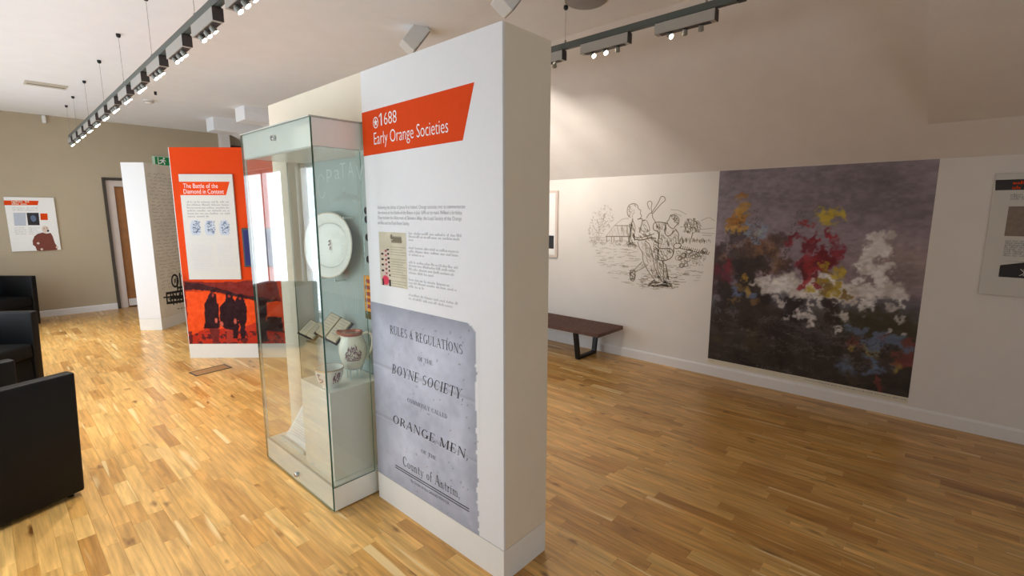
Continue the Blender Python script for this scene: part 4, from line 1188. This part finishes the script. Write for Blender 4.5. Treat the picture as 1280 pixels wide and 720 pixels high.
RB = [(1.13, 'silver spot box at the dark capped end of the short track', (1, 0, 0), ((-.35, -.75, -.55), (.6, .35, -.7), (.6, .2, -.75))),
      (1.68, 'silver spot box with two glaring spots, second from the short track end', (1, 1, 0), ((-.35, -.75, -.55), (-.4, -.72, -.55), (.6, .3, -.75))),
      (2.20, 'silver spot box half hidden by the display wall, third along short track', (1, 1, 1), ((.8, .3, -.5), (.8, .2, -.5), (.7, .4, -.6))),
      (2.75, 'silver spot box behind the display wall, fourth along the short track', (1, 1, 1), ((.8, .3, -.5), (.8, .2, -.5), (.7, .4, -.6))),
      (3.30, 'silver spot box behind the display wall, fifth along the short track', (1, 1, 1), ((.8, .3, -.5), (.8, .2, -.5), (.7, .4, -.6)))]
for y, lab, lit, aim in RB:
    spot_box(lab, 'spotlight boxes on the short track', (2.975, y, ZR), 0, lit[::-1], aim[::-1])
lamp((3.02, 2.38, ZR - .17), (4.75, 2.9, 1.4), SPOT_W * 1.6, 80)
lamp((3.02, 2.95, ZR - .17), (4.75, 3.4, 1.9), SPOT_W * 2.0, 75)
lamp((3.02, 3.5, ZR - .17), (4.4, 3.75, 2.25), SPOT_W * 2.0, 65)
lamp((2.95, 2.48, ZR - .17), (2.2, 2.3, 0), SPOT_W * 2.2, 75, 1.0)
lamp((2.95, 3.05, ZR - .17), (2.4, 3.3, 0), SPOT_W * 1.6, 75, 1.0)

# ------------------------------------------------------------------ right wall: drawing, mural, boards
R = FR_R.px
sk = thing('wall_drawing', 'pencil-style line drawing of two men with clubs printed on pale wall', 'wall drawing', (RX, 2.4, .83))
mb = MB(); md = MB()
def sline(pts, w_=.007, dark=False): ribbon(md if dark else mb, FR_R, [R(*p) for p in pts], w_, .0008)
def hatch(P_, n, ln, ang, jit=.4, w_=.0045, dark=False, seed=1):
    r_ = random.Random(seed); xs = [p[0] for p in P_]; ys = [p[1] for p in P_]; k = 0; tries = 0
    while k < n and tries < n * 30:
        tries += 1
        x_, y_ = r_.uniform(min(xs), max(xs)), r_.uniform(min(ys), max(ys))
        if not in_poly(x_, y_, P_): continue
        a = ang + r_.uniform(-jit, jit); l = ln * r_.uniform(.5, 1.3); dx, dy = math.cos(a) * l / 2, math.sin(a) * l / 2
        sline([(x_ - dx, y_ - dy), (x_ + r_.uniform(-.5, .5), y_ + r_.uniform(-.5, .5)), (x_ + dx, y_ + dy)], w_ * r_.uniform(.7, 1.3), dark); k += 1
tree = [(736, 300), (734, 286), (738, 278), (741, 264), (746, 260), (755, 256), (760, 256), (765, 261), (767, 272), (766, 282), (756, 292), (748, 300)]
hatch(tree, 170, 2.6, 1.4, 1.4, .0035, seed=2)
for p in ([(748, 300), (749, 285), (746, 274)], [(749, 288), (754, 276), (757, 266)], [(748, 292), (741, 282)], [(749, 284), (760, 276)]): sline(p, .005)
sline([(768, 282), (778, 274), (786, 273)], .005); sline([(768, 282), (790, 282)], .007, True); sline([(757, 295.5), (788, 295.5)], .01, True); sline([(768, 282), (758, 295)], .005)
hatch([(767, 283), (788, 283), (788, 294), (761, 294)], 40, 7, 1.5, .1, .003, seed=3)
for xx in (758.5, 764.5, 767.5, 775, 777.5, 786): sline([(xx, 296), (xx, 303)], .012)
hatch([(735, 300), (790, 300), (792, 308), (735, 306)], 90, 3, .3, 1.2, .004, seed=4)
for yy in (297, 300, 303): sline([(738, yy), (758, yy)], .004)
ground = [(742, 306), (795, 312), (800, 330), (850, 330), (882, 338), (870, 352), (830, 362), (800, 361), (775, 352), (750, 332)]
hatch(ground, 210, 7, .03, .16, .0035, seed=5)
hatch([(800, 345), (850, 345), (848, 361), (800, 360)], 90, 5, .05, .3, .0045, seed=6)
# left man
sline([(788, 272), (784.5, 268), (784.5, 260), (788, 255.5), (793, 254.5), (797, 257), (798, 261), (801, 263), (800.5, 267), (802, 270), (800, 273), (797, 274)], .008, True)
hatch([(785, 270), (785, 259), (790, 255), (796, 256), (794, 262), (791, 272)], 40, 3, .8, 1.2, .004, seed=7)
sline([(791, 273), (789, 284), (787, 296), (787.5, 304), (796, 307)], .012, True); sline([(797, 274), (803, 274), (801, 284), (799, 291)], .010, True)
sline([(791, 275), (794, 285), (793, 295), (800, 297), (812, 294), (818, 292)], .008, True); sline([(793, 299), (802, 300), (812, 297.5), (820, 298)], .012, True)
sline([(797, 302), (799, 309), (803, 316), (804, 326), (811, 340), (820, 352)], .008, True); sline([(806, 301), (812, 306), (816, 320), (819, 336), (827, 350)], .008, True)
sline([(803, 327), (796, 334), (789, 341)], .007, True); sline([(810, 331), (802, 336), (793, 340)], .007, True); sline([(788, 338), (793, 338), (794, 345), (792, 351), (788, 349), (788, 338)], .010, True)
sline([(818, 350), (812, 355), (811, 357), (825, 357), (836, 358)], .010, True); hatch([(798, 303), (811, 303), (816, 322), (806, 326)], 30, 4, 1.1, .3, .003, seed=8)
# raised clubs and hands
sline([(814, 267), (823, 253), (826, 246.5), (829, 245.5), (831.5, 248), (831, 251), (826, 255.5), (816, 267)], .008, True)
sline([(812, 262), (809.5, 256), (810, 252.5), (813, 251.5), (815, 254), (814, 260), (815, 266)], .008, True)
sline([(808, 273), (811, 268), (815, 266), (816, 272), (819, 277), (822, 284)], .008, True); sline([(808, 275), (811, 282), (812, 288), (808, 290)], .007, True); sline([(803, 276), (807, 275)], .014, True)
# right man
sline([(836, 275), (838, 270), (843, 268.5), (848, 272), (848.5, 278), (845, 282), (841, 286), (836, 282), (834, 277), (836, 275)], .008, True)
hatch([(838, 269), (844, 268), (849, 274), (848, 281), (843, 278)], 36, 2.5, .7, 1.2, .0045, True, seed=9)
sline([(835, 280), (828, 278), (818, 278.5), (817, 287), (823, 290), (824, 299)], .009, True); sline([(832, 281), (831, 291), (836, 295), (843, 288)], .008, True)
sline([(844, 286), (848, 292), (848, 302), (851, 305)], .008, True); sline([(851, 305), (845, 304), (842, 308), (846, 311), (851, 308), (851, 305)], .008, True)
sline([(824, 291), (823, 302), (824, 310), (838, 311), (842, 316)], .010, True); sline([(824, 311), (822, 322), (828, 326), (838, 323), (842, 316), (842, 310)], .010, True)
sline([(821, 323), (822, 336), (826, 345)], .010, True); sline([(828, 326), (830, 336), (829, 348), (833, 353), (840, 356), (834, 359)], .010, True); sline([(832, 330), (836, 350)], .012, True)
hatch([(824, 292), (846, 288), (848, 304), (838, 311), (825, 309)], 90, 3.5, 1.2, .8, .004, seed=10); hatch([(818, 300), (824, 300), (824, 320), (820, 334), (816, 312)], 50, 4, .9, .5, .005, True, seed=11)
# tree, hedge and wall on the right
hatch([(855, 291), (854, 281), (858, 275), (864, 272.5), (871, 274), (876, 280), (876, 289), (870, 290), (862, 291)], 150, 3.2, 1.2, .8, .0045, seed=12)
sline([(866, 290), (864, 299)], .008, True); sline([(866, 292), (872, 288)], .004)
hatch([(849, 297), (888, 300), (888, 303.5), (849, 303)], 80, 3.5, 1.5, .25, .004, seed=13)
for p in ([(874, 287), (893, 285)], [(876, 291), (893, 292)], [(878, 294), (890, 294.5)], [(850, 284), (857, 283)], [(838, 262), (848, 263), (858, 268)], [(876, 276), (886, 272), (893, 276)], [(842, 266), (852, 270)]): sline(p, .0045)
for k in range(15):
    xx = 850 + k * 2.5; yy = 307 + k * .55; sline([(xx, yy + 4), (xx + 2, yy)], .007, True)
sline([(849, 310), (862, 313), (874, 316), (886, 318)], .007, True)
rs_ = random.Random(15)
for k in range(26):
    xx, yy = rs_.uniform(846, 882), rs_.uniform(313, 333)
    if yy > 318 + (882 - xx) * .6: continue
    r1_ = rs_.uniform(2, 4); sline([(xx + r1_ * math.cos(w), yy + r1_ * .8 * math.sin(w)) for w in (0, 1, 2, 3.1, 4.2, 5.2, 6.28)], .006, k % 3 == 0)
hatch([(845, 312), (884, 319), (878, 332), (850, 334)], 120, 3, .6, 1.2, .004, seed=16)
hatch([(786, 280), (791, 276), (793, 300), (788, 306)], 30, 5, 1.3, .3, .006, True, seed=31)
hatch([(800, 285), (806, 276), (812, 290), (818, 300), (806, 301), (797, 300)], 60, 4, .9, .6, .005, False, seed=32)
hatch([(806, 304), (814, 308), (820, 336), (826, 348), (818, 348), (808, 328)], 60, 5, 1.1, .3, .0045, False, seed=33)
hatch([(824, 311), (840, 311), (842, 318), (830, 326), (836, 352), (826, 346), (821, 324)], 80, 4, 1.2, .5, .005, False, seed=34)
hatch([(787, 337), (794, 338), (794, 351), (788, 350)], 24, 3, .6, 1, .006, True, seed=35)
hatch([(812, 352), (838, 350), (840, 359), (812, 358)], 50, 4, .2, .8, .006, True, seed=36)
hatch([(784, 300), (796, 304), (798, 312), (784, 308)], 30, 3, .6, 1.2, .005, False, seed=37)
hatch([(818, 279), (834, 279), (832, 292), (822, 292)], 40, 4, 1.5, .3, .005, False, seed=38)
mb.build('pale_lines', 'sketch_ink', sk); md.build('dark_lines', 'sketch_ink_dark', sk)

# wall-high mural: a loosely brushed stand-in in the colours of the original
mu = thing('mural', 'large dark battle-coloured painted mural printed on the pale wall', 'mural', (RX, .9, .16))
ma0_, ma1_, mz0, mz1 = -1.682, -.128, .167, 1.983
MB().fbox(FR_R, ma0_, ma1_, .118, mz1, 0.0002, .0012).build('sheet', 'paper_cream', mu)
cv = Canvas(ma0_, ma1_, mz0, mz1, 230, 260, (126, 114, 116))
Wm, Hm = ma1_ - ma0_, mz1 - mz0
g_ = lambda u, v: (ma0_ + u * Wm, mz1 - v * Hm)
n1 = fbm(cv.A, cv.B * 1.6, 2.2, 71); n2 = fbm(cv.A, cv.B * 2.2, 9, 75); n3 = fbm(cv.A * .8, cv.B * 1.3, 34, 79)
cv.C += ((n1 - .5) * 60)[..., None] * np.array([1, .9, .95])
cv.warp(.10, 7, 90)
cv.wA += (fbm(cv.A, cv.B, 34, 120) - .5) * .09; cv.wB += (fbm(cv.A, cv.B, 34, 131) - .5) * .09
u_c = (cv.A - ma0_) / Wm; v_c = (mz1 - cv.B) / Hm
cv.blend(np.clip((v_c - .25) / .2, 0, 1), (138, 116, 120), .55)
cv.ell(g_(.92, .44), Wm * .2, Hm * .09, (176, 150, 136), .6, 1.4)
cv.blend(np.clip((v_c - .55 + .03 * (n1 - .5)) / .05, 0, 1), (92, 88, 90), .95)
cv.blend(np.clip((v_c - .66) / .2, 0, 1), (52, 46, 42), .95)
cv.ell(g_(.84, .71), Wm * .26, Hm * .07, (58, 54, 38), .9, .8); cv.ell(g_(.9, .47), Wm * .16, Hm * .05, (110, 100, 98), .6, 1)
wob = random.Random(33)
def mass(c, n, sx, sy, cols, r0, r1, op=.85):
    for k in range(n):
        cv.ell(g_(c[0] + wob.gauss(0, sx), c[1] + wob.gauss(0, sy)), Wm * wob.uniform(r0, r1), Hm * wob.uniform(r0, r1) * .8, wob.choice(cols), op, .6, wob.uniform(0, 3))
mass((.13, .44), 22, .07, .05, [(58, 46, 44), (84, 64, 56), (70, 60, 60), (120, 84, 62)], .02, .06)
mass((.30, .40), 16, .05, .05, [(96, 66, 60), (122, 88, 62), (74, 56, 56), (92, 74, 70)], .02, .055)
mass((.06, .52), 10, .03, .05, [(122, 34, 48), (90, 32, 44), (60, 40, 44)], .02, .05)
mass((.24, .68), 40, .09, .10, [(40, 34, 34), (52, 44, 42), (34, 30, 32), (62, 50, 46)], .03, .08)
mass((.20, .60), 9, .04, .04, [(168, 128, 52), (98, 112, 138), (120, 92, 60)], .015, .035)
mass((.14, .22), 9, .03, .05, [(156, 104, 48), (176, 130, 60), (134, 78, 48)], .02, .04)
mass((.19, .31), 6, .03, .02, [(128, 138, 152), (150, 150, 140)], .015, .03)
mass((.56, .56), 60, .16, .028, [(206, 196, 182), (222, 214, 200), (190, 178, 164), (214, 204, 192)], .015, .05)
mass((.80, .43), 26, .03, .07, [(206, 196, 184), (218, 210, 198), (184, 172, 160)], .015, .04)
mass((.48, .70), 8, .05, .04, [(188, 178, 166), (206, 196, 184)], .012, .03)
mass((.68, .72), 6, .02, .05, [(198, 188, 174), (206, 196, 184)], .012, .026)
mass((.90, .68), 5, .03, .05, [(188, 178, 166)], .012, .024)
mass((.55, .42), 34, .05, .08, [(128, 32, 44), (150, 44, 50), (104, 26, 38), (74, 30, 38)], .012, .04)
mass((.60, .54), 12, .05, .03, [(170, 140, 48), (186, 158, 60), (120, 92, 40)], .015, .035)
mass((.57, .24), 4, .03, .012, [(186, 158, 58), (44, 36, 36)], .015, .035)
mass((.64, .62), 7, .02, .05, [(34, 28, 30), (46, 38, 38)], .015, .035)
mass((.84, .83), 34, .11, .05, [(44, 38, 38), (70, 58, 50), (96, 110, 130), (116, 62, 56), (150, 124, 66), (58, 50, 48)], .015, .05)
mass((.35, .90), 30, .18, .05, [(38, 34, 32), (60, 54, 48), (70, 64, 44), (48, 44, 42)], .02, .06, .6)
for k in range(16):
    u0 = wob.uniform(.02, .40); v0 = wob.uniform(.42, .55); l_ = wob.uniform(.12, .30); tl_ = wob.uniform(.0, .10)
    cv.poly([g_(u0, v0), g_(u0 + .004, v0), g_(u0 + tl_ + .004, v0 - l_), g_(u0 + tl_, v0 - l_)], (62, 50, 48), .6)
for k in range(90):
    u0 = wob.uniform(.0, .8); v0 = wob.uniform(.72, .99); l_ = wob.uniform(.04, .16)
    cv.poly([g_(u0, v0), g_(u0 + l_, v0 + .004), g_(u0 + l_, v0 + .008), g_(u0, v0 + .006)], wob.choice([(104, 98, 92), (84, 78, 72), (30, 26, 26)]), .55)
cv.C *= (.86 + .28 * n3)[..., None]; cv.C += ((n2 - .5) * 14)[..., None]
cv.C = cv.C * np.array([1.06, 1.09, 1.16])
cv.build('painted_picture', FR_R, .0018, mu, 'printed_photo')
for a, b_, c, d in ((-1.67, -1.62, .145, .012), (-.95, -.88, .146, .010), (-.84, -.14, .142, .012)):
    mb = MB(); greek(mb, FR_R, a, b_, c, d, .0018); mb.build('caption', 'print_grey', mu)

ib2 = thing('information_board', 'grey information board with black banner hung beside the mural', 'board', (RX, -.45, 1.03))
MB().fbox(FR_R, .173, .74, 1.031, 1.862, .004, .022).build('panel', 'board_grey', ib2, bevel=.001, seg=1)
FR_I = Frame((RX - .0225, 0, 0), (0, -1, 0), (-1, 0, 0)); I = FR_I.px
bn = MB().fpoly(FR_I, [I(1244.5, 225), (.738, I(1244.5, 225)[1]), (.738, I(1244, 238)[1]), I(1244, 238)], E1).build('title_banner', 'banner_dark', ib2)
ia, ibb = I(1266, 231.5); mb = MB(); greek(mb, FR_I, ia, ia + .16, ibb + .006, .022, E2); greek(mb, FR_I, ia, .71, ibb - .026, .022, E2); mb.build('lettering', 'print_orange', bn)
mb = MB()
for k in range(3): greek(mb, FR_I, I(1263, 245)[0], .72, I(1263, 244.5 + k * 2.6)[1], .014, E1)
mb.build('intro_text', 'print_grey', ib2); mb = MB()
for k in range(8): greek(mb, FR_I, I(1256, 305)[0], .72, I(1256, 302 + k * 2.6)[1], .014, E1)
mb.build('board_text', 'print_grey', ib2)
p0 = I(1261, 258); MB().fpoly(FR_I, [p0, (.72, p0[1]), (.72, I(1258, 295)[1]), (p0[0], I(1258, 295)[1])], E1).build('sepia_picture', 'photo_sepia', ib2)
p0 = I(1251, 326); pk = MB().fpoly(FR_I, [p0, (.72, p0[1]), (.72, I(1250, 346)[1]), (p0[0], I(1250, 346)[1])], E1).build('dark_picture', 'photo_black', ib2)
mb = MB(); a_, b_ = p0
mb.fpoly(FR_I, [(a_, b_), (a_ + .12, b_ - .002), (a_, b_ - .03)], E2)
for k in range(10): ribbon(mb, FR_I, [(a_ + .10 + .016 * k, b_ - .05), (a_ + .12 + .01 * k, b_ - .075), (a_ + .10 + .016 * k, b_ - .095)], .004, E2)
mb.build('picture_detail', 'board_grey', pk)
fp = thing('picture_frame', 'framed picture mostly hidden behind the display wall above bench', 'picture', (RX, 3.85, 1.05))
MB().fbox(FR_R, -4.15, -3.555, 1.055, 1.86, .003, .03).build('frame', 'frame_pinkish', fp, bevel=.002)
MB().fbox(FR_R, -4.12, -3.585, 1.085, 1.83, .03, .031).build('mount', 'print_white', fp)
MB().fbox(FR_R, -4.0, -3.60, 1.16, 1.32, .031, .0316).build('photograph', 'photo_black', fp)

# ------------------------------------------------------------------ slatted bench
bn_ = thing('slatted_bench', 'low dark slatted wooden bench with black metal legs by wall', 'bench', (4.45, 3.45, 0))
bx0, bx1, by0, by1, bz = 4.195, 4.705, 2.61, 4.35, .356
n_s = 14; sw = .019; gap = (bx1 - bx0 - n_s * sw) / (n_s - 1)
for k in range(n_s):
    x_ = bx0 + k * (sw + gap)
    MB().box(x_, x_ + sw, by0 + (.0 if k in (0, n_s - 1) else .004), by1, bz - .04, bz).build('slat', 'walnut', bn_, bevel=.0015, seg=1)
for y_ in (by0 - .002, 3.02, 3.48, 3.94, by1 - .02):
    MB().box(bx0 + .002, bx1 - .002, y_, y_ + .022, bz - .041, bz - .004).build('crosspiece', 'walnut', bn_, bevel=.0015, seg=1)
for y_ in (2.90, 4.0):
    mb = MB()
    T = [(4.245, bz - .04), (4.30, 0), (4.60, 0), (4.665, bz - .04)]
    mb.prism([(4.225, bz - .041), (4.285, 0), (4.635, 0), (4.685, bz - .041), (4.645, bz - .041), (4.605, .03), (4.315, .03), (4.265, bz - .041)], y_, y_ + .05, 0, MR)
    mb.build('leg', 'black_steel', bn_, bevel=.002)

# ------------------------------------------------------------------ floor grille
fg = thing('floor_grille', 'wood-filled metal floor grille set in oak floor before orange wall', 'floor grille', (1.45, 5.5, 0), math.radians(5.6))
M = Matrix.Translation((1.45, 5.497, 0)) @ Matrix.Rotation(math.radians(5.6), 4, 'Z')
mb = MB()
for a in ((-.17, .17, -.09, -.076), (-.17, .17, .076, .09), (-.17, -.156, -.076, .076), (.156, .17, -.076, .076)): mb.box(*a, .0005, .005, 0, M)
mb.build('frame', 'vent_dark', fg)
for k in range(8): MB().box(-.155, .155, -.075 + k * .019, -.075 + k * .019 + .015, .0005, .0035, 0, M).build('slat', 'vent_wood', fg)

# ------------------------------------------------------------------ tub armchairs
def arc(cx, cy, r, a0, a1, n=7): return [(cx + r * math.cos(math.radians(a0 + (a1 - a0) * k / n)), cy + r * math.sin(math.radians(a0 + (a1 - a0) * k / n))) for k in range(n + 1)]
def armchair(label):
    """local: sits facing +Y, origin under the middle of the seat"""
    t = thing('tub_armchair', label, 'armchair', (0, 0, 0), 0)
    hw, d0, d1, th = .345, -.33, .33, .075
    outer = [(hw, d1), (hw, d0 + .09)]
    outer = [(hw, d1)] + arc(hw - .05, d0 + .05, .05, 0, -90) + arc(-hw + .05, d0 + .05, .05, -90, -180) + [(-hw, d1)]
    ih = hw - th
    inner = [(-ih, d1)] + arc(-ih + .16, d0 + th + .03 + .16, .16, 180, 270) + arc(ih - .16, d0 + th + .03 + .16, .16, 270, 360) + [(ih, d1)]
    mb = MB(); poly = outer + inner
    mb.prism(poly, .025, .72)
    mb.v = [(x_, y_ + (.03 if y_ > .3 and z_ > .5 else 0), z_) for x_, y_, z_ in mb.v]
    o = mb.build('shell', 'black_leather', t, bevel=.014, seg=3, smooth=True)
    MB().box(-ih + .004, ih - .004, d0 + .115, d1 + .012, .30, .435).build('seat_cushion', 'black_fabric', t, bevel=.03, seg=3, smooth=True)
    MB().box(-ih + .002, ih - .002, d0 + .12, d1 - .02, .05, .298).build('seat_base', 'black_fabric', t, bevel=.006)
    for sx in (-1, 1):
        for yy in (d0 + .09, d1 - .05):
            MB().lathe((sx * (hw - .05), yy, 0), [(0, .04), (.018, .04), (.015, 0), (0, 0)], 12).build('foot', 'black_plastic', t)
    return t
def place(t, corner_local, corner_world, heading):
    # heading measured from +Y towards +X
    t.rotation_euler = (0, 0, -math.radians(heading))
    c = Matrix.Rotation(-math.radians(heading), 3, 'Z') @ Vector((corner_local[0], corner_local[1], 0))
    t.location = (corner_world[0] - c.x, corner_world[1] - c.y, 0)
ch = armchair('black tub armchair nearest the glass case, its plain side panel in view')
place(ch, (.345, .33), (.25, 3.54), 70)
c2 = copy_tree(ch); c2['label'] = 'black tub armchair facing in, between the other two armchairs'
place(c2, (-.345, .33), (.268, 6.12), 133)
c3 = copy_tree(ch); c3['label'] = 'black tub armchair in the corner against the beige back wall'
place(c3, (-.345, .33), (.47, 9.55), 140)
for c in (ch, c2, c3): c['group'] = 'tub armchairs by the windows'
